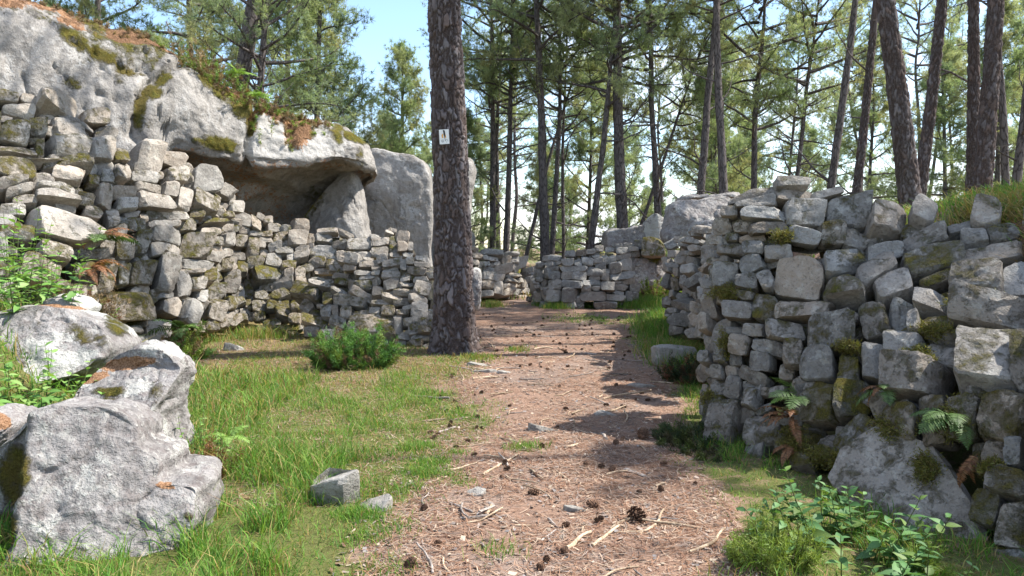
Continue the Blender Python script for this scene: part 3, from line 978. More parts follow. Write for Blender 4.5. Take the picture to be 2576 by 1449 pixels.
def make_wall(name, label, nets, lists, base, seed=0, core=0.16, thick=0.7, moss=0.1, warm=0.15, bright=1.0, blend=0.40, fill=90, fill_size=(0.10, 0.22), front_k=0.30, tone=None, skyward=0.0, rough=0.02, grow=1.05):
    """lists: per net, a list of (zoom box, [(cx, cy, w, h, angle, moss)...])"""
    root = thing(name, base, label, 'stone wall')
    root['kind'] = 'thing'
    rs = np.random.default_rng(seed)
    for net, rects in zip(nets, lists):
        polys = pack(rects, 0.095, seed)
        centres = np.array([[r[0], r[1]] for r in rects])
        for r, P in zip(rects, polys):
            if len(P) < 3:
                continue
            pc = P.mean(0)
            p, nrm = net.hit(*pc)
            tocam = unit(EYE - p)
            n = unit((1 - blend) * nrm + blend * tocam + rs.normal(0, 0.07 + rough, 3) + np.array([0.5 * skyward, 0, skyward * rs.uniform(0.2, 1.5)]))
            W = []
            for q in P:
                rr = ray(*q)
                W.append(EYE + rr * (np.dot(p - EYE, n) / np.dot(rr, n)))
            W = np.array(W)
            a = R(r[4])
            u = ray(pc[0] + math.cos(a) * 10, pc[1] + math.sin(a) * 10) - ray(*pc)
            u = unit(u - n * np.dot(u, n))
            v = np.cross(n, u)
            loc = (W - p) @ np.stack([u, v], -1)
            ext = np.ptp(loc, axis=0)
            lim = 2.2 * min(ext) + 0.05
            size = math.sqrt(ext[0] * ext[1])
            fr = np.clip(front_k * min(ext), 0.03, 0.16) * rs.uniform(0.8, 1.25)
            bk = np.clip(0.75 * min(ext), 0.12, 0.45)
            nn = 38 if size * PF / np.linalg.norm(p - EYE) > 100 else 22
            me = stone_mesh(loc, bk, fr, rs, n=nn, grow=grow)
            o = link('stone', me, root, basis(u, v, n, p + n * rs.normal(0, rough)))
            mo = r[5] if len(r) > 5 else 0
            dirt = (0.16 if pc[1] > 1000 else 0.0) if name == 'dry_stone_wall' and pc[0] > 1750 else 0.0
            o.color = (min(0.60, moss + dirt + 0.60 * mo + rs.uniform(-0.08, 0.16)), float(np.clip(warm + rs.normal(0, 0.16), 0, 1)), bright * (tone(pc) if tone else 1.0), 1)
        # rubble that shows in the gaps
        made = 0
        for _ in range(fill * 8):
            if made >= fill:
                break
            i = int(rs.integers(0, len(net.V)))
            q = net.px[i] + rs.normal(0, 6, 2)
            if np.min(np.hypot(*(centres - q).T)) > 75:
                continue
            near_c = centres[np.abs(centres[:, 0] - q[0]) < 45]
            if not ((near_c[:, 1] < q[1] - 12).any() and (near_c[:, 1] > q[1]).any()):
                continue
            inside = False
            for P in polys:
                if len(P) < 3 or abs(P[0, 0] - q[0]) > 250:
                    continue
                A, B = P, np.roll(P, -1, 0)
                cr = (B[:, 0] - A[:, 0]) * (q[1] - A[:, 1]) - (B[:, 1] - A[:, 1]) * (q[0] - A[:, 0])
                if (cr > 0).all() or (cr < 0).all():
                    inside = True
                    break
            if inside:
                continue
            p, nrm = net.hit(*q)
            n = unit(0.7 * nrm + 0.3 * unit(EYE - p) + rs.normal(0, 0.2, 3))
            u = unit(np.cross([0, 0, 1], n) + rs.normal(0, 0.25, 3)); v = np.cross(n, u); u = np.cross(v, n)
            s = rs.uniform(*fill_size)
            M = basis(u * s, v * s, n * s, p - n * (0.05 + 0.25 * s))
            o = link('stone', LIB[int(rs.integers(0, len(LIB)))], root, M)
            o.color = (min(1, moss + rs.uniform(0, 0.35)), float(np.clip(warm + rs.normal(0, 0.15), 0, 1)), bright * (tone(q) if tone else 1.0) * 0.95, 1)
            made += 1
        # earth and rubble core behind the face stones
        G = net.G
        Nn = net.N.reshape(G.shape)
        nc, nr = G.shape[:2]
        F = G - Nn * core + Nn * (0.05 * fbm(G * 5, 3, seed))[..., None]
        back = F - unit(Nn * np.array([1, 1, 0.0])) * thick
        V = np.concatenate([F.reshape(-1, 3), back.reshape(-1, 3)])
        k = nc * nr
        srad = np.array([0.5 * math.hypot(r[2], r[3]) for r in rects])
        dd = np.hypot(net.px[:, None, 0] - centres[None, :, 0], net.px[:, None, 1] - centres[None, :, 1])
        low = net.px[:, 1][:, None] > centres[None, :, 1] - 0.1 * srad
        ok = ((dd < 0.8 * srad) & low).any(1) | ((dd < 1.6 * srad).sum(1) >= 4) & ((dd < 1.3 * srad) & ~low).any(1) & ((dd < 1.3 * srad) & low).any(1)
        Qf = grid_quads(nc, nr)
        Qf = Qf[ok[Qf].all(1)]
        if len(Qf):
            E = np.concatenate([Qf[:, [i, (i + 1) % 4]] for i in range(4)])
            key = np.sort(E, 1)
            _, inv, cnt = np.unique(key[:, 0] * 100000 + key[:, 1], return_inverse=True, return_counts=True)
            Eb = E[cnt[inv] == 1]
            Qs = np.stack([Eb[:, 0], Eb[:, 1], Eb[:, 1] + k, Eb[:, 0] + k], -1)
            link('core', build_mesh('core', V, [Qf, Qf[:, ::-1] + k, Qs], [M_CORE], True), root)
    return root

def px_list(x0, y0, sc, L):
    k = 0.638889
    out = []
    for r in L:
        m = r[5] if len(r) > 5 else 0
        a = r[4] if len(r) > 4 else 0
        out.append(((x0 + r[0] / sc) * k, (y0 + r[1] / sc) * k, r[2] / sc * k, r[3] / sc * k, a, m))
    return out

# --- right-hand wall, near part
L6 = px_list(2600, 650, 1.7046, [
    (625, 215, 330, 80, -16), (655, 252, 260, 80, -5), (690, 335, 295, 85, 2), (465, 332, 125, 75), (435, 425, 120, 110, -10), (555, 418, 130, 90, 0, .4), (735, 427, 220, 72, -3), (905, 200, 245, 95, 3),
    (880, 140, 200, 55, 6), (975, 330, 275, 190, 3), (1120, 205, 190, 65, -8), (1285, 290, 385, 215, 6), (1520, 365, 345, 190, -3), (1765, 358, 160, 140, 28), (480, 487, 90, 55, 0, .3), (605, 494, 175, 55, -2),
    (400, 505, 85, 90), (815, 505, 120, 90, 0, 1), (962, 492, 220, 105, 20), (1295, 500, 180, 100, 15, .3), (1150, 470, 200, 150, 0, .8), (490, 568, 180, 85, 6), (640, 565, 150, 110, -5), (775, 600, 185, 115, -5),
    (620, 668, 160, 130, -25), (455, 715, 165, 210, 2, .15), (1240, 655, 350, 165, -10, .35), (1510, 582, 190, 110), (585, 792, 150, 110, 0, .2), (705, 765, 105, 150, -28), (910, 755, 385, 280, 10), (1230, 865, 310, 110, 3, .4),
    (1440, 750, 300, 220, -25), (1570, 810, 240, 230, -15, .1), (1830, 668, 410, 230, -12, .45), (1765, 490, 320, 140, -22), (2010, 425, 180, 55, -15), (2170, 385, 215, 150, 15), (2290, 450, 230, 150, -20), (2110, 512, 170, 80),
    (2220, 595, 395, 170, -5), (2405, 735, 245, 310, 3), (2130, 800, 370, 205, 5, .15), (1860, 795, 200, 70, -18, .8), (1845, 930, 290, 165, 8), (1620, 1015, 180, 165, 25), (1715, 1105, 80, 140), (1840, 1085, 190, 120, 0, .5),
    (2230, 1030, 560, 215, 9, .2), (540, 995, 190, 110, 5), (700, 960, 140, 170, 0, .55), (950, 982, 380, 140, 3), (400, 900, 75, 120), (505, 1105, 120, 60), (637, 1108, 135, 90, 5, .15), (837, 1115, 262, 120, 8),
    (1155, 1112, 290, 250, 0), (1455, 1060, 205, 240, -15, .3), (555, 1218, 130, 155, 10), (720, 1225, 222, 105, 15), (890, 1258, 130, 170, 5, .5), (1642, 1218, 228, 160, 10), (1872, 1248, 212, 140, 10, .1), (1430, 1320, 210, 240, 5),
    (680, 1318, 160, 140, 5), (1055, 1350, 225, 185, 5, .2), (1270, 1370, 145, 190, 0, .5), (2190, 1330, 385, 380, 0, .15), (2450, 1330, 120, 300, 0, .5), (1700, 1430, 360, 250, 5, .25),
    (350, 960, 100, 150, -5), (345, 1075, 90, 120), (395, 1120, 105, 185, 5), (335, 1200, 105, 125), (415, 1275, 100, 140, 0, .2), (515, 1312, 90, 90), (345, 1320, 80, 100), (395, 1400, 120, 140, 5), (485, 1405, 110, 130), (615, 1420, 215, 120, 26),
    (460, 855, 150, 70, 10, .8), (1900, 1160, 200, 50, 0, 1), (430, 640, 60, 60), (560, 870, 170, 60, 10, .6)])
L7 = px_list(2500, 1400, 1.669, [
    (655, 195, 105, 170, 10), (560, 200, 85, 140, 10), (500, 170, 60, 190, 5), (530, 355, 100, 225, 10, .45), (622, 475, 130, 330, 10), (460, 345, 50, 100), (765, 285, 100, 130, 10), (1210, 300, 215, 260, 0, .35),
    (1440, 310, 250, 300, 0, .55), (1605, 330, 120, 120, -20), (850, 500, 220, 190, 0, .15), (1080, 570, 290, 210, 0, .9), (1250, 670, 210, 95, 0, .6), (1010, 735, 90, 120, 0, .2), (1125, 735, 150, 110, 0, .4),
    (1450, 530, 330, 170, -42, .35), (1965, 430, 205, 330, -5, .3), (2420, 390, 330, 290, 10, .35), (2500, 650, 130, 210, 0), (2450, 850, 270, 180, 15), (2160, 420, 170, 300, 0, .85), (2290, 640, 200, 200, 0, .85),
    (2330, 1010, 200, 240, 10, .7), (2480, 1120, 200, 280, 0, .2), (2420, 1380, 320, 220, 0, .2), (800, 660, 160, 130, 5, .1), (690, 720, 120, 130, 0, .1), (960, 830, 300, 120, 0, .5), (1770, 470, 260, 190, 10, .9), (1560, 650, 90, 120, 0, .5)])
slab7 = zoomed([(1590, 445), (1760, 540), (1910, 580), (2050, 750), (2190, 1000), (2260, 1290), (2200, 1450), (1900, 1420), (1650, 1200), (1450, 960), (1350, 830), (1400, 670)], 2500, 1400, 1.669)
NET_R = Net([[(1770, 440, 7.4), (1762, 700, 7.1), (1755, 980, 6.9), (1750, 1150, 6.75)],
             [(1830, 440, 6.75), (1815, 700, 6.55), (1800, 980, 6.35), (1795, 1150, 6.15)],
             [(1950, 440, 6.6), (1950, 700, 6.2), (1950, 980, 5.75), (1950, 1250, 5.35)],
             [(2150, 450, 6.6), (2150, 700, 5.95), (2150, 980, 5.2), (2140, 1300, 4.75)],
             [(2350, 470, 6.6), (2350, 700, 5.6), (2350, 980, 4.65), (2340, 1400, 4.15)],
             [(2620, 480, 6.4), (2620, 700, 5.1), (2620, 980, 4.1), (2620, 1500, 3.6)],
             [(2980, 480, 6.0), (2980, 700, 4.5), (2980, 980, 3.6), (2980, 1600, 3.1)]])
extra = [(2660, 640, 150, 110, 5, .1), (2680, 760, 140, 110, -5, .2), (2690, 900, 150, 150, 0, .3), (2690, 1080, 160, 170, 0, .2), (2700, 1270, 170, 180, 0, .3), (2640, 560, 110, 70, 10, 0), (2750, 660, 120, 100, 0, 0)]
_ra = random.Random(6)
for _y in range(700, 1500, 120):        # and the right-hand wall beyond the right edge
    for _x in (2790, 2900):
        extra.append((_x + _ra.uniform(-10, 10), _y + _ra.uniform(-10, 10), _ra.uniform(100, 130), _ra.uniform(95, 125), _ra.uniform(-8, 8), _ra.choice([0, .2, .5])))
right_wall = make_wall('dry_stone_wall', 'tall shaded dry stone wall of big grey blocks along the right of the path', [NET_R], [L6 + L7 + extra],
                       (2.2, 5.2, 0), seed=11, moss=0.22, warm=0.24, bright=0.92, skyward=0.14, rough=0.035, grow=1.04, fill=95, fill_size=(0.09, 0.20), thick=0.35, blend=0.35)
# the large leaning slab at the foot of this wall
p, nrm = NET_R.hit(*np.mean(slab7, 0))
n = unit(nrm * 0.9 + unit(EYE - p) * 0.1 + np.array([0, 0, 0.08])); p = p + n * 0.05
u = unit(np.cross([0, 0, 1.0], n)); v = np.cross(n, u)
W = np.array([EYE + ray(*q) * (np.dot(p - EYE, n) / np.dot(ray(*q), n)) for q in slab7])
o = link('leaning_slab', stone_mesh((W - p) @ np.stack([u, v], -1), 0.16, 0.07, np.random.default_rng(5), n=60), right_wall, basis(u, v, n, p))
o['label'] = 'large flat triangular slab leaning against the wall foot'
o.color = (0.32, 0.35, 0.78, 1)

# --- right-hand wall, far part that runs away towards the bank
LM = px_list(2500, 850, 2.898, [
    (570, 210, 120, 90), (665, 185, 110, 80, -12), (780, 155, 135, 90, 10), (905, 145, 80, 40), (735, 225, 110, 70), (855, 240, 110, 45), (905, 195, 70, 50), (690, 310, 180, 90), (835, 295, 90, 60), (545, 285, 110, 70), (548, 332, 95, 35),
    (425, 330, 140, 110, -30), (418, 430, 135, 95, 0, .2), (520, 380, 80, 50), (560, 425, 140, 60, -5), (525, 500, 150, 90, -22), (690, 370, 150, 90, -25), (835, 450, 200, 230, 8), (650, 430, 110, 50, -5, .5), (355, 560, 70, 170), (460, 570, 150, 60, 3),
    (640, 530, 160, 120, 8), (665, 620, 180, 140, -6), (490, 655, 90, 110, 3), (840, 575, 210, 70, -38), (720, 735, 300, 85, -30), (880, 660, 100, 150, -15), (865, 830, 190, 170, -18), (560, 745, 90, 150, 8, .3), (470, 770, 100, 190, 5, .6),
    (365, 740, 60, 160, 15), (425, 890, 110, 90, 0, .3), (560, 935, 100, 80, 8), (340, 990, 60, 120, 0, .2), (415, 990, 100, 110, 0, .2), (590, 1010, 290, 100, 12), (440, 1085, 110, 70, -5), (540, 1185, 230, 175, 8), (480, 1310, 160, 110, 0, .1),
    (840, 1000, 170, 150, 18), (760, 1080, 130, 150, 15), (880, 1130, 160, 190, 10), (720, 1200, 120, 130), (860, 1330, 190, 180, 15), (640, 1330, 140, 110, 0, .3), (760, 900, 80, 160, 0, .3)])
NET_M = Net([[(1690, 560, 14.5), (1685, 680, 14.3), (1680, 760, 14.2), (1678, 850, 13.2)],
             [(1730, 560, 12.0), (1722, 680, 11.4), (1718, 780, 11.0), (1715, 900, 10.4)],
             [(1775, 540, 9.8), (1768, 680, 9.2), (1762, 800, 8.7), (1760, 960, 8.4)],
             [(1820, 520, 8.4), (1812, 680, 7.9), (1805, 820, 7.6), (1800, 1000, 7.5)],
             [(1870, 500, 7.8), (1860, 680, 7.4), (1850, 820, 7.2), (1845, 1040, 7.0)]])
make_wall('dry_stone_wall', 'tumbled far part of the right-hand wall, running back towards the rounded boulder', [NET_M], [LM], (2.4, 9.5, 0), seed=13, moss=0.14, warm=0.18, bright=0.92, skyward=0.16, rough=0.04, grow=1.03, fill=60, fill_size=(0.10, 0.22), thick=0.5, blend=0.5)

# --- middle wall facing the camera
LJ = px_list(1700, 700, 2.07, [
    (1105, 692, 105, 72, -3), (1195, 697, 65, 45), (1270, 687, 95, 78, 10), (1355, 677, 90, 52, -10), (1450, 672, 112, 60, -20), (1555, 652, 118, 50, -10), (1155, 742, 200, 48, -2), (1320, 768, 120, 100, 20), (1375, 722, 80, 60),
    (1490, 737, 105, 95, -5), (1585, 708, 100, 110, -5), (1000, 795, 100, 65), (1105, 797, 95, 65), (1210, 802, 115, 80), (1325, 818, 95, 40), (1410, 795, 75, 110, 5), (1555, 797, 182, 68, -8), (1010, 867, 110, 90, 0, .4),
    (1140, 867, 160, 60, 5), (1305, 857, 160, 45), (1425, 887, 115, 80, 5), (1515, 852, 60, 30), (1605, 847, 100, 55, -5), (1000, 962, 115, 95), (1125, 957, 112, 115), (1260, 907, 80, 60), (1340, 902, 60, 40),
    (1535, 890, 85, 55, 5), (1655, 902, 85, 80, 5), (1320, 962, 200, 88), (1530, 937, 90, 38), (1500, 977, 160, 58, 5), (1605, 967, 60, 90), (1660, 965, 60, 70), (1120, 1040, 130, 50), (1210, 1045, 60, 40), (1420, 1040, 200, 50),
    (985, 742, 100, 40, -3), (1010, 692, 110, 30, 5), (1010, 656, 100, 45, 5), (1130, 620, 80, 50), (1220, 610, 80, 45), (1290, 606, 70, 50), (1335, 637, 60, 38)])
LJ2 = px_list(1700, 700, 2.07, [(905, 715, 70, 55, 0, .3), (890, 790, 70, 80, 0, .6), (905, 860, 80, 80, 0, .7), (855, 870, 45, 110, 0, .5), (925, 950, 60, 110, 0, .5), (870, 970, 60, 90, 0, .4), (850, 1030, 50, 50, 0, .2), (940, 660, 70, 50), (955, 700, 80, 40), (950, 780, 50, 70), (920, 1030, 60, 50)])
NET_J = Net([[(1340, 610, 18.8), (1340, 780, 18.4)], [(1440, 610, 18.3), (1440, 785, 18.0)], [(1530, 600, 18.4), (1530, 785, 18.0)], [(1640, 620, 18.9), (1640, 780, 18.5)]])
NET_J2 = Net([[(1335, 620, 20.0), (1335, 775, 19.8)], [(1355, 620, 19.0), (1355, 780, 18.7)], [(1385, 615, 18.5), (1385, 785, 18.2)]])
make_wall('dry_stone_wall', 'low middle wall of squared grey stones with grass tufts at its foot', [NET_J, NET_J2], [LJ, LJ2], (1.6, 18.2, 0), seed=17, moss=0.06, warm=0.15, fill=30, fill_size=(0.10, 0.2), thick=0.8, blend=0.3)
LK = px_list(1700, 700, 2.07, [(1365, 580, 75, 50), (1455, 580, 85, 50), (1510, 556, 75, 32), (1555, 590, 112, 60), (1420, 636, 105, 42, 0, .8), (1640, 577, 95, 42), (1600, 550, 60, 40), (1790, 570, 215, 150, 3, 1.2), (1690, 540, 70, 60, 0, .5), (1660, 620, 80, 50, 0, .3), (1540, 640, 80, 40)])
NET_K = Net([[(1380, 570, 20.2), (1380, 680, 20.0)], [(1520, 560, 20.4), (1520, 690, 20.2)], [(1690, 550, 20.2), (1690, 700, 20.0)]])
make_wall('dry_stone_wall', 'ragged stone row with a mossy block, behind the middle wall', [NET_K], [LK], (3.0, 20.4, 0), seed=19, moss=0.16, warm=0.15, fill=20, fill_size=(0.12, 0.22), thick=0.7, blend=0.3)

# --- far left stub of wall, right of the main pine
LI = px_list(1700, 700, 2.07, [
    (350, 590, 65, 45, 20), (360, 637, 85, 70), (490, 617, 185, 52, 8), (640, 627, 118, 40), (435, 652, 60, 40), (500, 662, 92, 50), (595, 672, 92, 58, -20), (675, 670, 72, 62, 10), (430, 702, 90, 50, 0, .6), (380, 737, 70, 60, 0, .6),
    (460, 747, 82, 50, 8), (485, 712, 50, 30), (530, 702, 60, 40, -15), (572, 737, 147, 85, -10), (682, 732, 60, 82, 15), (655, 802, 125, 50, -3), (722, 692, 42, 100), (450, 802, 112, 90), (548, 815, 92, 60), (640, 847, 115, 45, 3),
    (445, 877, 122, 70), (532, 867, 82, 58, 5), (632, 887, 122, 50), (612, 932, 85, 60), (682, 937, 90, 60, 5, .3), (745, 867, 50, 70), (747, 917, 62, 40), (737, 970, 72, 42), (702, 832, 50, 60), (530, 930, 90, 60, 0, .1), (440, 945, 110, 50), (340, 820, 90, 90), (340, 690, 70, 60)])
NET_I = Net([[(1150, 600, 19.4), (1150, 770, 18.9)], [(1260, 600, 20.6), (1260, 770, 20.1)], [(1305, 610, 21.4), (1305, 770, 20.9)], [(1335, 620, 22.6), (1335, 760, 22.1)]])
make_wall('dry_stone_wall', 'sunlit stub of stone wall just right of the main pine', [NET_I], [LI], (-0.4, 20.2, 0), seed=23, moss=0.08, warm=0.35, bright=1.15, skyward=0.2, fill=25, fill_size=(0.1, 0.2), thick=0.8, blend=0.3)

# --- left rubble wall below the cliff
LA = px_list(0, 0, 1.9067, [
    (140, 830, 265, 140, 15), (420, 805, 360, 150, 10), (705, 892, 175, 130, 5), (200, 755, 130, 80, 10), (40, 900, 95, 75), (270, 955, 165, 105, 0, .6), (100, 1010, 250, 190, 20, .7), (495, 960, 230, 160, 5), (515, 1110, 265, 160, 5),
    (575, 930, 300, 60, 25), (785, 1012, 165, 85, 5), (750, 1135, 200, 180), (140, 1150, 280, 88, 5), (295, 1130, 70, 120, 0, .5), (340, 1210, 260, 40, 3), (125, 1300, 250, 165, 0, .6), (500, 1250, 340, 85, 5, .5), (500, 1325, 230, 90, 12),
    (100, 1415, 210, 100, -10, .2), (785, 1335, 125, 110), (900, 1180, 120, 100, 0, .6), (1105, 1210, 185, 245, 8), (1285, 1205, 170, 125, 15), (1320, 1320, 165, 130, 0, .15), (905, 1300, 120, 110), (1090, 1345, 200, 130, 10), (700, 1360, 100, 110, 0, .7), (430, 1430, 280, 70)])
LA += px_list(0, 700, 1.9067, [
    (1110, 75, 215, 110, 8), (1272, 92, 112, 110), (1372, 170, 118, 155, 8), (922, 118, 168, 100, 5), (1165, 182, 312, 125, 8), (950, 217, 148, 90), (775, 150, 120, 210, 10), (835, 300, 85, 160, -10), (430, 125, 310, 125, 8), (700, 260, 140, 160, 30),
    (545, 360, 520, 290, 18), (140, 90, 175, 100, -8), (190, 172, 170, 50), (1272, 292, 282, 74), (1222, 360, 240, 48), (1238, 445, 258, 140, 10), (980, 282, 100, 58), (1010, 352, 175, 105, 0, .7), (1475, 283, 112, 55, 0, .4), (1400, 352, 100, 88, 0, .3),
    (1525, 40, 205, 180), (1535, 195, 218, 160, 5, .2), (1690, 112, 130, 95, 25), (1765, 215, 110, 95), (1610, 325, 180, 55, 0, .7), (1705, 285, 100, 50, 0, .6), (1572, 415, 145, 56), (1448, 530, 215, 165, 8, .8), (1600, 478, 125, 60, 0, .7),
    (1612, 540, 105, 50), (1605, 602, 130, 76), (1442, 652, 258, 85, 5), (1402, 712, 232, 40, 5), (1150, 542, 118, 110), (1262, 545, 130, 66, 22), (900, 405, 85, 90), (930, 545, 145, 165, 0, .3), (1058, 485, 125, 145, 0, .8), (1240, 740, 190, 265, 4),
    (1372, 792, 112, 215, -8), (1470, 802, 108, 98), (1562, 742, 92, 110, 0, .6), (1275, 960, 150, 145, 10), (1240, 890, 112, 56), (1432, 1000, 145, 190, 28), (1512, 882, 80, 90), (1612, 870, 128, 150, 10, .6), (1612, 1010, 185, 175, 14, .2),
    (1712, 950, 95, 108, 0, .7), (1725, 770, 90, 170, 0, .3), (1702, 382, 90, 60), (1705, 472, 102, 90), (1705, 562, 80, 58), (790, 765, 130, 200, 0, .5), (920, 725, 108, 150, 0, .6), (1065, 715, 220, 175, 0, .85), (940, 960, 360, 215, 0, .55),
    (1000, 1150, 110, 60), (1010, 1205, 130, 80), (1160, 1165, 150, 205), (1570, 1110, 120, 70, 0, .5), (1690, 1070, 90, 110), (1690, 660, 90, 90, 0, .4), (650, 560, 260, 90, 10, .3), (400, 560, 240, 120, 10, .4), (640, 720, 170, 160, 0, .4), (590, 890, 200, 160, 0, .5),
    (1500, 640 + 480, 110, 70, 0, .3), (300, 700, 260, 160, 10, .5), (130, 420, 260, 180, 15, .4), (90, 250, 220, 110, 5, .2)])
_ra = random.Random(4)
for _y in range(250, 930, 62):          # the bank goes on beyond the left edge of the view
    _x = -240.0
    while _x < -25:
        _w = _ra.uniform(60, 115)
        LA.append((_x + _w / 2, _y + _ra.uniform(-8, 8), _w, _ra.uniform(48, 64), _ra.uniform(-9, 9), _ra.choice([0, 0, .3, .6])))
        _x += _w
NET_A = Net([[(-260, 220, 9.3), (-260, 400, 8.8), (-260, 560, 8.2), (-260, 760, 7.6), (-260, 940, 7.2)],
             [(-60, 235, 9.8), (-60, 400, 9.3), (-60, 560, 8.7), (-60, 760, 8.1), (-60, 940, 7.8)],
             [(150, 250, 10.5), (150, 400, 9.9), (150, 560, 9.2), (150, 740, 8.7), (150, 930, 8.5)],
             [(300, 310, 11.2), (300, 430, 10.7), (300, 600, 10.1), (300, 740, 9.8), (300, 910, 9.6)],
             [(420, 360, 11.9), (420, 480, 11.5), (420, 620, 11.1), (420, 740, 10.8), (420, 890, 10.6)],
             [(520, 420, 12.6), (520, 530, 12.3), (520, 640, 12.0), (520, 740, 11.8), (520, 870, 11.7)],
             [(600, 490, 13.3), (600, 580, 13.1), (600, 660, 12.9), (600, 740, 12.8), (600, 860, 12.7)]])
make_wall('rubble_wall', 'high sunlit bank of tumbled pale stones under the left cliff', [NET_A], [LA], (-5.4, 10, 0), seed=29, moss=0.28, warm=0.36, bright=1.08, fill=120, fill_size=(0.13, 0.30), thick=0.5, blend=0.45, core=0.22, skyward=0.22)

# --- nook between left wall and main pine
LB = px_list(0, 700, 1.9067, [
    (1810, 340, 165, 110, 15), (1915, 350, 88, 110), (1962, 300, 80, 58, 30), (2012, 322, 70, 60), (1825, 392, 80, 58), (2062, 378, 120, 100), (1912, 417, 110, 68, 20), (2002, 422, 90, 50), (2240, 367, 140, 90), (2152, 392, 100, 58), (2102, 452, 130, 68, -10, .4),
    (2232, 462, 158, 140, 5), (1812, 475, 100, 88, 0, .5), (1902, 525, 118, 185, 5, .1), (1992, 467, 130, 48, 8), (1962, 512, 70, 56), (2052, 522, 120, 68, -15), (2132, 562, 130, 44, -8), (2262, 532, 100, 58), (2257, 587, 120, 58, -3), (1792, 600, 100, 58),
    (1992, 562, 80, 68), (2062, 632, 140, 98, 5, .2), (1902, 642, 150, 88, 0, .6), (2162, 652, 120, 66, 0, .4), (2182, 612, 60, 56), (2012, 742, 250, 145, -10, .6), (2252, 722, 90, 78), (2172, 722, 60, 78), (2122, 812, 180, 98, -3, .1), (2252, 785, 80, 58),
    (1800, 900, 75, 165), (1832, 1000, 62, 60), (1830, 1050, 70, 60, 0, .3), (1780, 1010, 50, 110), (1860, 960, 60, 80, 0, .3), (1820, 690, 100, 110, 0, .6), (1870, 830, 70, 120, 0, .5)])
LB += px_list(900, 840, 2.2646, [(430, 802, 190, 85, -3, .7), (470, 738, 160, 70, -20, .6), (622, 832, 130, 80, 0, .6), (490, 888, 140, 82, 0, .7), (275, 825, 110, 95, 0, .8), (272, 905, 110, 80, 0, .8), (592, 952, 110, 98, 0, .1),
                                (520, 1022, 260, 58, 0, .7), (430, 1100, 120, 48, 0, .2), (385, 985, 150, 58, 0, .6), (580, 1090, 110, 68, 0, .5), (310, 1040, 100, 60, 0, .4), (300, 720, 120, 80, 0, .3)])
NET_B = Net([[(580, 500, 14.0), (585, 650, 13.6), (590, 760, 13.3), (590, 870, 13.0)], [(690, 520, 14.4), (690, 650, 13.9), (690, 760, 13.4), (690, 870, 12.9)], [(800, 540, 14.6), (800, 650, 14.1), (800, 760, 13.3), (800, 880, 12.7)]])
LCb = px_list(900, 840, 2.2646, [
    (880, 167, 160, 48), (845, 222, 152, 76), (1042, 192, 122, 55, 15), (1165, 272, 232, 140, -3), (987, 288, 130, 78, -5), (835, 338, 255, 130, 8), (1457, 155, 82, 42, 25), (1430, 188, 70, 36), (1358, 252, 155, 90, -8, .15), (1300, 217, 92, 45), (1462, 272, 76, 145, 0, .2),
    (1560, 222, 120, 110, 15), (1542, 312, 80, 98), (1620, 292, 50, 100), (1180, 367, 182, 56), (1350, 348, 152, 104), (1020, 362, 112, 58), (1480, 372, 82, 48), (1592, 378, 92, 58), (812, 442, 122, 80, 0, .6), (922, 467, 110, 84, 0, .6), (832, 512, 136, 56, 0, .2), (700, 467, 130, 58, 0, .5), (700, 560, 60, 70, 0, .4), (740, 250, 70, 120)])
NET_Cb = Net([[(740, 560, 14.6), (740, 760, 13.9)], [(900, 550, 14.5), (900, 760, 13.7)], [(1100, 550, 14.6), (1100, 760, 13.7)]])
LCf = px_list(900, 840, 2.2646, [
    (1112, 427, 158, 110, 10), (1015, 395, 80, 80), (1242, 407, 90, 30), (1245, 458, 188, 82, -3), (1365, 407, 100, 76, -15), (1455, 447, 188, 72, -15), (1440, 502, 150, 50, -10), (1450, 548, 160, 60, -5), (1322, 492, 88, 44), (1562, 472, 70, 88), (1622, 432, 82, 58), (1717, 413, 102, 40, 5),
    (1717, 460, 132, 56, 8), (1672, 512, 172, 76, 8), (1712, 587, 142, 48, 5), (1087, 492, 132, 66, 8), (1202, 532, 152, 54, -3), (1312, 537, 70, 40), (1222, 580, 152, 30), (992, 557, 150, 46, 8), (1012, 612, 160, 84, 0, .6), (1202, 642, 160, 66, 0, .5), (1452, 642, 168, 108, -10), (1572, 592, 92, 38, -10),
    (1720, 682, 145, 140, 15), (1588, 630, 132, 48, -5), (1557, 700, 180, 72), (830, 594, 222, 44, 5), (862, 647, 232, 68, 3), (992, 702, 150, 46, 20), (1197, 727, 208, 115, 22), (1332, 717, 142, 78), (1452, 747, 170, 52, -3), (1537, 787, 150, 62, -8), (1347, 797, 140, 48), (1692, 772, 170, 76, 15), (1075, 787, 300, 105, 10, .2),
    (700, 700, 250, 150, 15, .6), (882, 762, 100, 118, 0, .6), (802, 820, 96, 40), (702, 837, 112, 92, -45), (872, 882, 110, 98, 10), (950, 867, 60, 90), (1052, 887, 110, 128, 8, .2), (1302, 872, 100, 62, 5), (1427, 872, 122, 82, 0, .8), (1552, 882, 110, 58), (1592, 847, 82, 44), (1702, 867, 142, 132, 3), (1512, 922, 60, 34), (1180, 892, 160, 56, 0, .3),
    (772, 967, 222, 94, 3, .45), (972, 972, 162, 138, 15), (1267, 1017, 392, 196, 0, .35), (1515, 1002, 82, 128), (1672, 972, 230, 82, 3, .15), (1652, 1052, 86, 78), (1745, 1052, 112, 54, 0, .5), (1702, 1112, 172, 44), (1572, 1117, 130, 38), (1642, 1167, 160, 48, 0, .2), (1542, 1157, 110, 46), (1702, 1222, 112, 42), (1542, 1217, 122, 46), (742, 1062, 132, 78, 0, .3), (900, 1110, 180, 110, 0, .2), (1300, 1170, 260, 90, 0, .2)])
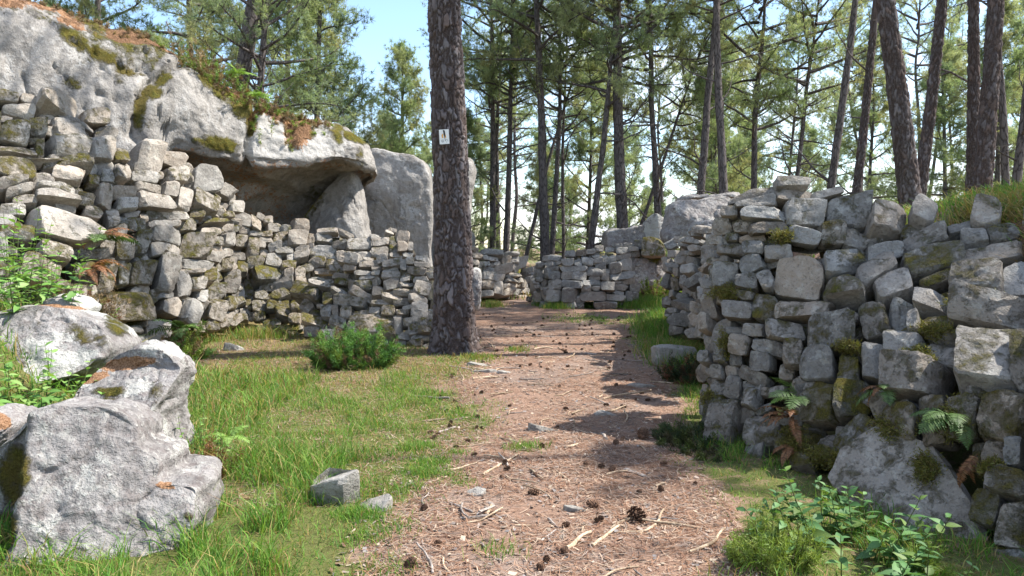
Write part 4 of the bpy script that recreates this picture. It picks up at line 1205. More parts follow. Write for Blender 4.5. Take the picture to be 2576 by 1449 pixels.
NET_Cf = Net([[(780, 620, 13.3), (775, 740, 12.7), (765, 900, 12.0)], [(900, 600, 12.8), (900, 740, 12.2), (900, 900, 11.5)], [(1000, 590, 12.6), (1000, 740, 12.0), (1000, 900, 11.3)], [(1110, 590, 12.4), (1110, 740, 11.8), (1110, 910, 11.2)]])
make_wall('dry_stone_wall', 'loose stone wall curving round the mossy nook up to the main pine', [NET_B, NET_Cb, NET_Cf], [LB, LCb, LCf], (-3.0, 12.8, 0), seed=31, moss=0.26, warm=0.36, bright=1.08, fill=35, fill_size=(0.10, 0.22), thick=0.5, blend=0.4, skyward=0.25)
# ------------------------------------------------------------------ pines
def curve_path(p0, d0, length, n, up=0.0, wob=0.1, rs=rng):
    """a wandering path of n points from p0 along d0"""
    pts = [np.array(p0, float)]
    d = unit(d0)
    st = length / (n - 1)
    for _ in range(n - 1):
        d = unit(d + np.array([0, 0, up]) / (n - 1) + rs.normal(0, wob, 3) / math.sqrt(n))
        pts.append(pts[-1] + d * st)
    return np.array(pts)

def needle_tris(P, D, count, length, width, spread, rs):
    n = len(P)
    P = np.repeat(P, count, 0); D = np.repeat(D, count, 0)
    r = rs.normal(0, 1, (n * count, 3))
    d = unit(unit(D) * 0.55 + unit(r) * spread)
    L = length * rs.uniform(0.65, 1.2, (n * count, 1))
    side = unit(np.cross(d, rs.normal(0, 1, (n * count, 3)))) * width
    b = P + rs.normal(0, 0.012, P.shape)
    V = np.stack([b - side, b + side, b + d * L], 1).reshape(-1, 3)
    T = np.arange(len(V)).reshape(-1, 3)
    return V, T

NEEDLE_COLS = np.array([(0.215, 0.28, 0.15), (0.27, 0.325, 0.185), (0.32, 0.36, 0.22), (0.245, 0.31, 0.195), (0.345, 0.355, 0.20)])

def crown_mesh(seed, height, radius, n_limbs, shape, twigs=12, tufts=8, count=17, nl=0.17, nw=0.0066):
    """limbs, twigs and needle tufts above z = 0; shape(t) gives limb length over the height"""
    rs = np.random.default_rng(seed)
    bag = Bag()
    TP, TD, TC = [], [], []
    for i in range(n_limbs):
        t = (i + rs.uniform(0, 1)) / n_limbs
        z = height * t
        az = i * 2.39996 + rs.uniform(-0.5, 0.5)
        L = radius * shape(t) * rs.uniform(0.65, 1.15)
        el = rs.uniform(-0.05, 0.35) + 0.5 * t
        d0 = np.array([math.cos(az) * math.cos(el), math.sin(az) * math.cos(el), math.sin(el)])
        path = curve_path((0, 0, z), d0, L, 9, up=rs.uniform(-0.3, 0.5), wob=0.28, rs=rs)
        V, Q = tube(path, np.linspace(0.018 + 0.014 * L, 0.008, 9), 4)
        bag.add(V, Q, None, (1, 1, 1), 0)
        tone = rs.integers(0, len(NEEDLE_COLS))
        for j in range(twigs):
            f = rs.uniform(0.28, 1.0) if j else 1.0
            k = min(7, int(f * 8))
            p = path[k] + (path[k + 1] - path[k]) * (f * 8 - k)
            dd = unit(path[k + 1] - path[k])
            td = unit(dd * 0.7 + rs.normal(0, 0.62, 3) + np.array([0, 0, 0.25]))
            tl = rs.uniform(0.35, 0.85) * (0.5 + 0.2 * L)
            tp = curve_path(p, td, tl, 5, up=0.35, wob=0.3, rs=rs)
            V, Q = tube(tp, np.linspace(0.011, 0.005, 5), 3)
            bag.add(V, Q, None, (1, 1, 1), 0)
            for _ in range(tufts):
                g = rs.uniform(0.25, 1.0) * 4
                a = min(3, int(g))
                q = tp[a] + (tp[a + 1] - tp[a]) * (g - a)
                TP.append(q + rs.normal(0, 0.10, 3)); TD.append(unit(tp[a + 1] - tp[a] + rs.normal(0, 0.3, 3)))
                TC.append(NEEDLE_COLS[tone] * rs.uniform(0.75, 1.25))
    V, T = needle_tris(np.array(TP), np.array(TD), count, nl, nw, 0.85, rs)
    bag.add(V, None, T, np.repeat(np.array(TC), count * 3, 0), 1)
    return bag.mesh('crown', [M_BARK, M_NEEDLE])

dome = lambda t: 0.55 + 0.75 * math.sin(math.pi * min(1, t * 0.9 + 0.12)) - 0.45 * t
cone_s = lambda t: 1.05 - 0.92 * t
CROWNS = [crown_mesh(100 + i, 8.0, 2.9, 34, dome) for i in range(4)]
YOUNG = [crown_mesh(120 + i, 7.5, 2.5, 40, cone_s, twigs=11, tufts=9, count=17) for i in range(3)]

def branch_mesh(seed):
    rs = np.random.default_rng(seed)
    bag = Bag()
    up = rs.uniform(-0.5, 0.8)
    path = curve_path((0, 0, 0), (1, 0, rs.uniform(-0.1, 0.5)), 1.0, 10, up=up, wob=0.35, rs=rs)
    V, Q = tube(path, np.linspace(0.018, 0.004, 10), 5)
    bag.add(V, Q)
    for _ in range(int(rs.integers(3, 7))):
        k = int(rs.integers(2, 8))
        d = unit(path[k + 1] - path[k] + rs.normal(0, 0.6, 3))
        tp = curve_path(path[k], d, rs.uniform(0.15, 0.4), 6, up=0.3, wob=0.4, rs=rs)
        V, Q = tube(tp, np.linspace(0.008, 0.002, 6), 3)
        bag.add(V, Q)
    return bag.mesh('branch', [M_BARK])
BRANCHES = [branch_mesh(200 + i) for i in range(10)]

def trunk_mesh(H, r0, seed, sides=12, rings=46, bend=0.12, flare=0.25, top=0.12):
    rs = np.random.default_rng(seed)
    z = np.linspace(-0.4, H, rings)
    t = np.clip(z / H, 0, 1)
    path = np.stack([bend * fbm(np.stack([z * 0.22, z * 0, z * 0 + seed], -1), 2, seed) * t ** 0.5, bend * fbm(np.stack([z * 0.22, z * 0, z * 0 + seed + 50], -1), 2, seed) * t ** 0.5, z], -1)
    r = r0 * ((1 - t) ** 0.75 * (1 - top) + top) * (1 + flare * np.exp(-np.clip(z, 0, 9) / 0.35))
    V, Q = tube(path, r, sides)
    ax = np.repeat(path, sides, 0)
    N = unit(V - ax)
    V = V + N * (r0 * 0.10 * fbm(V * np.array([9, 9, 3.0]) , 3, seed))[:, None]
    return build_mesh('trunk', V, [Q], [M_BARK]), path

def stretch_branches(root, path, z0, z1, count, lmin, lmax, rs, r_at=0.1):
    for _ in range(count):
        z = rs.uniform(z0, z1)
        k = int(np.argmin(np.abs(path[:, 2] - z)))
        s = rs.uniform(lmin, lmax)
        az = rs.uniform(0, 2 * math.pi)
        M = Matrix.Translation(Vector(path[k])) @ Matrix.Rotation(az, 4, 'Z') @ Matrix.Rotation(rs.uniform(-0.5, 0.25), 4, 'Y') @ Matrix.Diagonal((s, s, s, 1))
        o = link('branch', BRANCHES[int(rs.integers(0, len(BRANCHES)))])
        o.parent = root
        o.matrix_basis = M

def pine(label, base, lean, H, r0, zc, crown, cs, seed, group=None, dead=10, dl=(0.8, 2.2), dead0=1.4, sides=12, name='pine_tree', trunk=None, leany=0.0):
    rs = np.random.default_rng(seed)
    rot = Matrix.Rotation(math.atan(lean), 4, 'Y') @ Matrix.Rotation(leany, 4, 'X')
    root = thing(name, base, label, 'pine tree', group, rot)
    if trunk is None:
        trunk = trunk_mesh(H, r0, seed, sides)
    o = link('trunk', trunk[0]); o.parent = root
    k = int(np.argmin(np.abs(trunk[1][:, 2] - zc)))
    if crown is not None:
        o = link('crown', crown); o.parent = root
        o.matrix_basis = Matrix.Translation(Vector(trunk[1][k])) @ Matrix.Rotation(rs.uniform(0, 6.28), 4, 'Z') @ Matrix.Diagonal((cs, cs, cs * rs.uniform(0.95, 1.15), 1))
    stretch_branches(root, trunk[1], dead0, zc + 1.5, dead, dl[0], dl[1], rs)
    return root

def bark_trunk(zs, r, n, zmax, lean, pw, ph, seed, roots=0.0, depth=1.0, pale=1.0):
    """trunk with raised, flaking bark plates about pw wide and ph tall up to height zmax"""
    th = np.linspace(0, 2 * math.pi, n, endpoint=False)
    TH, ZZ = np.meshgrid(th, zs)
    RR = np.repeat(r[:, None], n, 1)
    rm = float(np.interp(zmax * 0.4, zs, r))
    low = np.exp(-np.clip(ZZ, 0, 9) / 0.28)
    RR = RR * (1 + roots * (0.16 * low * np.sin(TH * 4 + 1.0) + 0.08 * low * np.sin(TH * 7)))
    X, Yy = np.cos(TH), np.sin(TH)
    q = np.stack([X * rm / pw, Yy * rm / pw, ZZ / ph], -1).reshape(-1, 3)
    q = q + 0.6 * np.stack([fbm(q * 0.9, 3, seed + 1), fbm(q * 0.9 + 9, 3, seed + 2), fbm(q * 0.9 + 20, 3, seed + 3)], -1)
    rs = np.random.default_rng(seed)
    m = int(2 * math.pi * rm / pw * (zmax + 1) / ph * 1.25)
    a = rs.uniform(0, 2 * math.pi, m); zc = rs.uniform(-0.6, zmax + 0.4, m)
    seeds = np.stack([np.cos(a) * rm / pw, np.sin(a) * rm / pw, zc / ph], -1)
    f1 = np.full(len(q), 9.0); f2 = np.full(len(q), 9.0); idx = np.zeros(len(q), int)
    order = np.argsort(seeds[:, 2]); ss = seeds[order]
    for k0 in range(0, len(q), 4000):
        blk = q[k0:k0 + 4000]
        lo, hi = np.searchsorted(ss[:, 2], [blk[:, 2].min() - 2.5, blk[:, 2].max() + 2.5])
        if hi - lo < 2:
            continue
        D = np.linalg.norm(blk[:, None] - ss[None, lo:hi], axis=2)
        part = np.argpartition(D, 1, axis=1)[:, :2]
        dd = np.take_along_axis(D, part, 1)
        o = np.argsort(dd, 1)
        dd = np.take_along_axis(dd, o, 1); part = np.take_along_axis(part, o, 1)
        f1[k0:k0 + 4000] = dd[:, 0]; f2[k0:k0 + 4000] = dd[:, 1]; idx[k0:k0 + 4000] = order[part[:, 0] + lo]
    edge = (f2 - f1).reshape(TH.shape)
    plate = sstep(0.02, 0.34, edge)
    rnd = rs.uniform(0, 1, m)[idx].reshape(TH.shape)
    slope = ((q[:, 2] - seeds[idx, 2]) * 0.35).reshape(TH.shape)
    fine = fbm(q * np.array([2.6, 2.6, 1.2]), 3, 30).reshape(TH.shape)
    fade = 1 - sstep(zmax - 0.3, zmax, ZZ)
    fis = np.exp(-(np.abs(fbm(q * np.array([0.30, 0.30, 0.10]) + 31, 3, seed + 8)).reshape(TH.shape) / 0.045) ** 2)
    plate = plate * (1 - 0.8 * fis)
    RR = RR + fade * depth * (-0.016 * fis + 0.030 * plate + 0.018 * (rnd - 0.5) * plate - 0.012 * slope * plate + 0.006 * fine - 0.020)
    axx = lean * ZZ + 0.02 * np.sin(ZZ * 0.9)
    V = np.stack([axx + RR * X, RR * Yy, ZZ], -1).reshape(-1, 3)
    c0 = np.array([(0.105, 0.087, 0.085), (0.135, 0.114, 0.112), (0.125, 0.092, 0.080), (0.155, 0.136, 0.134)]) * pale
    ci = rs.integers(0, 4, m)[idx]
    col = c0[ci] * (0.8 + 0.4 * rnd.reshape(-1, 1)) * (1 + 0.25 * fine.reshape(-1, 1))
    col = col * plate.reshape(-1, 1) + np.array([0.050, 0.036, 0.031]) * (1 - plate.reshape(-1, 1))
    path = np.stack([lean * zs + 0.02 * np.sin(zs * 0.9), 0 * zs, zs], -1)
    return build_mesh('trunk', V, [grid_quads(len(zs), n, wrap=True)], [M_BARK_HERO], True, col), path

# traced pines: (label, base px, top px, width px, distance, H, crown base z, crown, scale, dead branches)
C, Y = CROWNS, YOUNG
TREES = [
    ('thick pine on the cliff top, its dark trunk rising left of the thin one', (612, 190), (640, 0), 44, 19.5, 13, 5.2, C[0], 1.0, 12),
    ('thin pine on the cliff top just right of the thick one', (655, 215), (664, 0), 24, 18.8, 12, 3.4, C[1], 0.8, 14),
    ('leaning bare sapling on the cliff crest at the upper left', (378, 70), (366, -20), 9, 14.5, 5, 2.6, Y[0], 0.35, 3),
    ('full low-branched pine behind the tip of the overhang', (800, 300), (806, 0), 20, 24, 10.5, 0.4, Y[1], 1.15, 6),
    ('bushy pine filling the gap behind the overhang and the main pine', (1010, 420), (1012, 200), 18, 31, 9.2, 0.2, Y[2], 1.05, 4),
    ('bushy young pine at the upper left behind the cliff', (480, 180), (484, -60), 18, 21, 9, 0.2, Y[0], 1.05, 6),
    ('bushy pine crown rising over the cliff crest at the far upper left', (250, 40), (254, -80), 18, 22, 9.5, 0.2, Y[1], 1.05, 4),
    ('soft full pine behind the heather clump, right of the two cliff-top trunks', (725, 270), (730, 60), 18, 28, 10.5, 0.2, Y[0], 1.2, 5),
    ('first slender trunk right of the main pine, left of a close pair', (1238, 650), (1242, 280), 19, 27, 12, 6.2, C[2], 0.85, 14),
    ('second of the close pair of slender trunks right of the main pine', (1254, 650), (1256, 300), 13, 29, 12, 6.0, C[3], 0.8, 12),
    ('slender trunk third from the main pine, above the sunlit wall stub', (1272, 640), (1281, 280), 18, 26, 12, 6.0, C[0], 0.8, 14),
    ('straight pine trunk directly behind the left end of the middle wall', (1368, 660), (1352, 130), 27, 23.5, 13, 6.6, C[1], 1.0, 14),
    ('thinner pine right of the trunk behind the left end of the middle wall', (1384, 655), (1405, 240), 16, 25, 12, 6.0, C[2], 0.8, 12),
    ('thin dark pine leaning right, crossing between the slender trunks', (1318, 680), (1420, 270), 11, 25.5, 10, 6.5, C[3], 0.55, 7),
    ('thin straight pine behind the centre of the middle wall', (1416, 640), (1418, 430), 11, 27, 11, 5.5, C[0], 0.7, 8),
    ('pine trunk slanting up to the right behind the middle wall', (1484, 630), (1524, 290), 20, 22.5, 11, 5.5, C[1], 0.85, 10),
    ('tall thick pine rising behind the right end of the middle wall', (1568, 600), (1545, 0), 34, 22.6, 15, 7.2, C[2], 1.1, 16),
    ('slightly curved pine right of the tall thick one behind the middle wall', (1658, 560), (1632, 40), 20, 23, 13, 6.5, C[3], 0.9, 14),
    ('thin pine leaning strongly right behind the dark rock slab', (1600, 590), (1726, 220), 12, 25, 9, 5.6, C[0], 0.6, 6),
    ('left of two crossing pines above the big rounded boulder', (1764, 500), (1812, 0), 25, 21, 13, 6.2, C[1], 0.95, 12),
    ('right of two crossing pines above the big rounded boulder', (1818, 500), (1800, 60), 27, 20, 13, 6.4, C[3], 1.0, 12),
    ('thin forked pine midway along the top of the right-hand wall', (1898, 500), (1906, 270), 20, 24, 11, 5.0, C[2], 0.85, 10),
    ('thin pine left of two slanting trunks above the right-hand wall', (1998, 500), (2034, 220), 15, 24, 11, 5.2, C[0], 0.8, 10),
    ('left of two parallel slanting pines above the right-hand wall', (2084, 500), (2134, 100), 23, 19, 12, 5.6, C[1], 0.9, 10),
    ('right of two parallel slanting pines above the right-hand wall', (2150, 510), (2204, 30), 24, 17.5, 12, 6.0, C[3], 0.9, 8),
    ('thickest right-hand pine, leaning left, rooted behind the wall', (2290, 520), (2226, 0), 54, 11.2, 12, 5.6, C[2], 0.95, 5),
    ('pine leaning right, close behind the thickest right-hand pine', (2312, 480), (2372, 0), 32, 13.5, 12, 5.6, C[0], 0.9, 6),
    ('upright pine on the bank left of the two right-edge pines', (2444, 500), (2450, 0), 32, 14.5, 13, 5.4, C[1], 0.95, 7),
    ('stout bark-plated pine on the grassy bank near the right edge', (2466, 500), (2506, 0), 46, 12.5, 12, 5.8, C[3], 0.9, 5),
    ('thin pine behind the stout one at the right edge', (2530, 500), (2522, 140), 20, 16.5, 12, 5.0, C[2], 0.85, 7),
    ('slanting thin pine cut by the right edge of the picture', (2546, 500), (2590, 100), 22, 15.5, 11, 5.4, C[0], 0.8, 7),
]
for i, (label, b, tp, w, d, H, zc, cr, cs, dead) in enumerate(TREES):
    B = at(b[0], b[1], d); Tp = at(tp[0], tp[1], d)
    lean = (Tp[0] - B[0]) / (Tp[2] - B[2])
    zg = float(hgt(B[0], d)) - 0.15
    x0 = B[0] + lean * (zg - B[2])
    r0 = w * d / PF / 2 * 0.98
    if d < 17 and B[0] > 0:
        zc, cs, H = zc + 3.4, cs * 0.44, H + 0.5
    elif d < 22.5 and B[0] > 4:
        zc, cs = zc + 1.5, cs * 0.6
    tr = None
    if d < 18 and w > 22:
        zs_ = np.concatenate([np.linspace(-0.3, 4.6, 200), np.linspace(4.8, H, 24)])
        tt_ = np.clip(zs_ / H, 0, 1)
        tr = bark_trunk(zs_, r0 * ((1 - tt_) ** 0.75 * 0.88 + 0.12) * (1 + 0.3 * np.exp(-np.clip(zs_, 0, 9) / 0.3)), 90, 4.6, 0.0, 0.05, 0.11, 40 + i, 0.6, 0.65, 0.85)
    pine(label, (x0, d, zg), lean, H, r0, zc, cr, cs, 300 + i, 'pines around the clearing', dead, (0.7, 2.0) if d > 15 else (0.5, 1.3), 1.2, 22 if w > 30 else 12, trunk=tr)

# pines of the wood beyond, and those off to the right that shade the path
far_trunks = [trunk_mesh(14, 0.115, 500 + i, 9, 30, bend=0.35) for i in range(4)]
young_trunks = [trunk_mesh(8.2, 0.11, 520 + i, 8, 24) for i in range(2)]
rs = np.random.default_rng(77)
made = 0
spots = []
def where(p):
    return 'behind the left cliff' if p < 880 else 'glimpsed just beside the main pine' if p < 1200 else 'above the sunlit wall stub' if p < 1340 else 'above the middle wall' if p < 1640 else 'above the big rounded boulder' if p < 1860 else 'above the tall right-hand wall' if p < 2300 else 'behind the grassy right bank'
while made < 70:
    d = rs.uniform(27, 78)
    px_ = rs.uniform(-150, 2720)
    x = (px_ - PCX) / PF * d
    gap = 880 < px_ < 1100
    if any(math.hypot(x - a, d - b) < 2.0 for a, b in spots):
        continue
    if px_ < 900 and d < 32:
        continue
    spots.append((x, d))
    z = float(hgt(x, d)) - 0.2
    yng = gap or rs.random() < 0.58
    if yng:
        s = rs.uniform(0.7, 1.15) * (0.95 if gap else 1.1)
        r_ = pine('bushy pine low in the distant wood, ' + where(px_), (x, d, z), rs.normal(0, 0.03), 8, 0.1, 0.2, YOUNG[int(rs.integers(0, 3))], s, 700 + made, 'bushy pines ' + where(px_), 0, trunk=young_trunks[made % 2])
    else:
        r_ = pine('tall bare-stemmed pine in the distant wood, ' + where(px_), (x, d, z), rs.normal(0, 0.06), 14, 0.15, rs.uniform(4.5, 7.5), CROWNS[int(rs.integers(0, 4))], rs.uniform(0.8, 1.15), 700 + made, 'tall pines ' + where(px_), 7, trunk=far_trunks[made % 4])
    made += 1
for i, (x, y, zc, s) in enumerate([(12.7, 5.2, 5.0, 0.8), (13.6, 7.6, 5.5, 0.85), (12.2, 3.2, 5.0, 0.8), (9.9, 6.6, 5.8, 0.55)]):
    pine('pine standing beyond the right edge of the view, shading the wall', (x, y, float(hgt(x, y)) - 0.2), 0.02, 14, 0.2, zc, CROWNS[i % 4], s, 800 + i, 'pines beyond the right edge', 4, trunk=far_trunks[i % 4])

# --- the main pine beside the path, with plated bark
D0 = 10.9
base0 = at(1142, 893, D0); base0[2] = float(hgt(base0[0], D0)) - 0.05
def main_pine():
    top = at(1121, 0, D0)
    lean = (top[0] - base0[0]) / (top[2] - base0[2])
    zs = np.concatenate([np.linspace(-0.25, 5.6, 470), np.linspace(5.75, 13.5, 30)])
    r = np.interp(zs, [-0.25, 0, 0.15, 0.4, 0.9, 2.0, 3.0, 5.0, 9, 13.5], [0.47, 0.375, 0.328, 0.298, 0.278, 0.252, 0.240, 0.222, 0.16, 0.05])
    me, path = bark_trunk(zs, r, 160, 5.6, lean, 0.062, 0.15, 5, 1.0)
    root = thing('pine_tree', base0, 'massive dark pine with plated bark beside the path, a small sign on its trunk', 'pine tree')
    o = link('trunk', me); o.parent = root
    rs = np.random.default_rng(9)
    for k, (z, s) in enumerate([(9.6, 0.6)]):
        o = link('crown', CROWNS[k + 1]); o.parent = root
        o.matrix_basis = Matrix.Translation((lean * z, 0, z)) @ Matrix.Rotation(1.3 * k, 4, 'Z') @ Matrix.Diagonal((s, s, s * 0.8, 1))
    return lean
LEAN0 = main_pine()

# --- small route plate nailed to the trunk
def quad_prism(pts, y0, y1):
    n = len(pts)
    V = [(x, y0, z) for x, z in pts] + [(x, y1, z) for x, z in pts]
    return V, n
def flat_part(name, pts, y, mat, parent, t=0.0012):
    n = len(pts)
    V = np.array([(x, y, z) for x, z in pts] + [(x, y + t, z) for x, z in pts])
    me = bpy.data.meshes.new(name)
    faces = [tuple(range(n)), tuple(range(2 * n - 1, n - 1, -1))] + [(i, i + n, (i + 1) % n + n, (i + 1) % n) for i in range(n)]
    me.from_pydata([tuple(v) for v in V], [], faces)
    me.materials.append(mat)
    o = link(name, me); o.parent = parent
    return o
pc = at(1117.5, 344, D0 - 0.30)
sgn = thing('trail_sign', pc, 'small white trail plate with orange figures nailed to the main pine', 'sign', None, Matrix.Rotation(R(-3.5), 4, 'Y'))
k = (D0 - 0.30) / PF
W2, H2 = 12.2 * k, 18.0 * k
plate_ = flat_part('plate', [(-W2, -H2), (W2, -H2), (W2, H2), (-W2, H2)], 0, M_SIGN, sgn, 0.004)
def zpts(L):
    """sign detail traced in the 1739 px close-up, plate centre (578, 507), 3.70 px per traced pixel at 9.07 zoom"""
    s = 0.638889 / 5.797 * k
    return [((x - 578) * s, -(y - 507) * s) for x, y in L]
flat_part('figure', zpts([(530, 440), (548, 436), (552, 458), (570, 448), (572, 458), (552, 478), (560, 532), (524, 532), (530, 495), (518, 500), (520, 462), (532, 458)]), -0.0015, M_SIGN_ORANGE, plate_)
flat_part('figure', zpts([(596, 455), (612, 455), (624, 530), (592, 530)]), -0.0015, M_SIGN_ORANGE, plate_)
flat_part('crack_mark', zpts([(556, 355), (592, 362), (602, 400), (608, 470), (594, 530), (608, 610), (596, 602), (586, 540), (572, 480), (562, 410)]), -0.0030, M_SIGN_DARK, plate_)
for L in ([(506, 574), (562, 574), (562, 578), (506, 578)], [(506, 614), (562, 614), (562, 619), (506, 619)], [(506, 578), (511, 578), (511, 614), (506, 614)], [(557, 578), (562, 578), (562, 614), (557, 614)], [(532, 578), (537, 578), (537, 614), (532, 614)],
          [(614, 570), (646, 570), (646, 575), (614, 575)], [(641, 575), (646, 575), (646, 604), (641, 604)], [(530, 632), (548, 632), (548, 637), (530, 637)], [(622, 622), (634, 622), (634, 634), (622, 634)]):
    flat_part('symbol_line', zpts(L), -0.0018, M_SIGN_DARK, plate_)
# ------------------------------------------------------------------ loose stones, slabs
def loose_stone(poly, top, depth, loc, rz, label, tilt=(0, 0), moss=0.05, warm=0.15, seed=0, name='loose_stone', group=None, bright=1.0):
    me = stone_mesh(np.array(poly), depth, top, np.random.default_rng(seed), name, n=30)
    M = Matrix.Translation(Vector([float(v) for v in loc])) @ Matrix.Rotation(rz, 4, 'Z') @ Matrix.Rotation(tilt[0], 4, 'X') @ Matrix.Rotation(tilt[1], 4, 'Y')
    o = link(name, me, None, M, label, 'stone', group)
    o.color = (moss, warm, bright, 1)
    return o
g0 = on_ground(842, 1262)
loose_stone([(-.135, -.10), (.06, -.13), (.145, -.04), (.10, .12), (-.06, .14), (-.14, .06)], 0.02, 0.22, (g0[0], g0[1] + 0.06, float(hgt(g0[0], g0[1])) + 0.125), 0.0, 'small squared grey stone block standing alone in the grass', (0.30, 0.05), 0.0, 0.1, 3, 'stone_block', bright=1.15)
g0 = on_ground(1705, 915)
loose_stone([(-.30, -.14), (.10, -.17), (.32, -.05), (.25, .15), (-.1, .18), (-.31, .08)], 0.05, 0.20, (g0[0], g0[1] + 0.1, 0.16), 0.1, 'flat pale stone half hidden by the dark shrub at the right-hand wall foot', (0.03, -0.05), 0.05, 0.1, 4, 'flat_stone', bright=1.2)
g0 = on_ground(590, 880)
loose_stone([(-.14, -.05), (.05, -.07), (.14, .0), (.05, .07), (-.12, .05)], 0.05, 0.06, (g0[0], g0[1], float(hgt(g0[0], g0[1])) + 0.03), 0.2, 'small white flat stone in the dry grass before the nook', (0, 0.1), 0, 0, 5, 'flat_stone', bright=1.5)
Z8P = lambda x, y: ((1300 + x / 1.497) * 0.638889, (1300 + y / 1.497) * 0.638889)
for i, (x, y, w, d, lb) in enumerate([
        (1640, 492, .30, .20, 'flat grey stone sunk in the path near its right side, second from the wall'), (1840, 327, .42, .20, 'flat grey stone sunk at the right edge of the path beside a long stick'),
        (1285, 587, .34, .18, 'flat grey stone sunk in the middle of the path under a cone and chips'), (860, 962, .13, .10, 'small square grey stone sunk left of the crossed dead wood'),
        (1450, 1052, .14, .11, 'small pale stone sunk in the path left of the big cone'), (880, 212, .40, .13, 'pale flat stone near the foot of the main pine, upper of two'),
        (885, 248, .42, .12, 'pale flat stone near the foot of the main pine, lower of two'), (1020, 257, .20, .12, 'little grey stone right of the pale stones by the main pine'),
        (230, 1040, .30, .16, 'dull flat stone beside the squared block at the grass edge')]):
    g = on_ground(*Z8P(x, y))
    rr = np.random.default_rng(60 + i)
    poly = [(math.cos(a) * w / 2 * rr.uniform(0.8, 1.1), math.sin(a) * d / 2 * rr.uniform(0.8, 1.1)) for a in np.linspace(0, 6.283, 8)[:-1]]
    loose_stone(poly, 0.018, 0.06, (g[0], g[1], float(hgt(g[0], g[1])) + 0.004), rr.uniform(-0.3, 0.3), lb, (0, 0), 0.0, 0.2, 60 + i, 'sunken_stone')

# ------------------------------------------------------------------ fallen wood
def stick_mesh(seed, L, r, bend=0.12, flat=1.0, mat=None):
    rs = np.random.default_rng(seed)
    n = 9
    path = curve_path((-L / 2, 0, 0), (1, rs.normal(0, 0.15), 0), L, n, 0, bend * 2.2, rs)
    path[:, 2] = np.abs(path[:, 2]) * 0.3 + r * flat * 0.6
    V, Q = tube(path, r * rs.uniform(0.8, 1.15, n) * np.linspace(1.1, 0.8, n), 8)
    V[:, 2] = path.repeat(8, 0)[:, 2] + (V[:, 2] - path.repeat(8, 0)[:, 2]) * flat
    k = len(V)
    V = np.vstack([V, path[0], path[-1]])
    i = np.arange(8); j = (i + 1) % 8
    T = np.vstack([np.stack([np.full(8, k), j, i], -1), np.stack([np.full(8, k + 1), (n - 1) * 8 + i, (n - 1) * 8 + j], -1)])
    return build_mesh('stick', V, [Q, T], [mat or M_STICK], True, None, R(50))

def lay(name, me, g, ang, label, cat, group, dz=0.0):
    z = float(hgt(g[0], g[1]))
    return link(name, me, None, Matrix.Translation((g[0], g[1], z + dz)) @ Matrix.Rotation(ang, 4, 'Z'), label, cat, group)

STICKS = [
    ((900, 855), (1095, 740), 17, 'stout cut stick with a cone against it, in the middle of the path', 0), ((770, 1110), (945, 1100), 19, 'short grey stick lying crosswise under the split wood pieces', 1),
    ((940, 1010), (995, 1110), 28, 'grey split wood piece leaning down the path, largest of its little pile', 1), ((922, 1095), (935, 1035), 24, 'pale broken wood end beside the grey split piece', 0),
    ((285, 1125), (510, 1155), 13, 'yellowish split stick at the left edge of the path front', 0), ((1395, 1300), (1530, 1215), 26, 'thick reddish-brown stick pointing to the big cone, lower left of it', 0),
    ((1545, 1285), (1765, 1190), 22, 'long pale stick just below the big cone', 0), ((1650, 1185), (1745, 1105), 22, 'pale stick touching the big cone on its left side', 0),
    ((1610, 405), (1910, 380), 12, 'long thin pale stick across the right edge of the path', 0), ((840, 290), (985, 275), 15, 'two-toned broken stick in front of the main pine', 0),
    ((310, 985), (370, 940), 18, 'short pale stick end right of the squared stone block', 0), ((1900, 930), (1990, 905), 17, 'white-ended stick by the right grass edge', 0),
    ((1740, 815), (1840, 862), 34, 'broad flake of bark on the right of the path', 1), ((545, 540), (660, 520), 12, 'thin pale stick in the grass edge left of the path', 0),
    ((500, 395), (650, 430), 18, 'grey splintered wood in the grass below the main pine', 1), ((1090, 1150), (1190, 1150), 13, 'short pale stick in the middle of the path front', 0),
    ((1285, 1110), (1340, 1170), 15, 'curved grey twig right of the short pale stick', 1), ((885, 1250), (920, 1295), 14, 'short bent twig at the path front', 1),
    ((1115, 670), (1155, 710), 18, 'stubby pale wood piece in a small grass tuft on the path', 0), ((920, 1330), (1040, 1360), 12, 'thin grey twig low at the path front', 1),
    ((1200, 115), (1320, 110), 11, 'thin stick lying far up the path', 0), ((1500, 140), (1570, 145), 16, 'greyish wood piece far up the path right of the thin stick', 1),
    ((1600, 610), (1650, 640), 22, 'dark wood chip in the path below the sunken stone', 1), ((1390, 690), (1480, 700), 15, 'curved pale root-like twig in the middle of the path', 0),
    ((1245, 570), (1290, 605), 13, 'short stick over the sunken stone in the middle of the path', 0), ((620, 880), (680, 862), 14, 'small pale wood piece at the left edge of the path', 0),
    ((1480, 1200), (1515, 1175), 16, 'stub of wood left of the pale stick by the big cone', 0), ((1330, 830), (1385, 880), 12, 'thin slanting twig right of the stout stick', 0),
    ((640, 600), (700, 565), 14, 'forked grey twig in the grass left of the path', 1), ((1820, 585), (1870, 605), 18, 'curl of grey wood behind the second large cone', 1)]
for i, (a, b, w, lb, grey) in enumerate(STICKS):
    A, B = on_ground(*Z8P(*a)), on_ground(*Z8P(*b))
    L = float(np.hypot(*(B - A)[:2]))
    c = (A + B) / 2
    r = w / 1.497 * 0.638889 / PF * c[1] / 2
    me = stick_mesh(900 + i, L, r, 0.05 + 0.12 * (i % 3), 0.45 if w > 27 else 1.0, M_STICK_GREY if grey else M_STICK)
    lay('stick', me, c, math.atan2(B[1] - A[1], B[0] - A[0]), lb, 'stick', 'dead wood on the path')
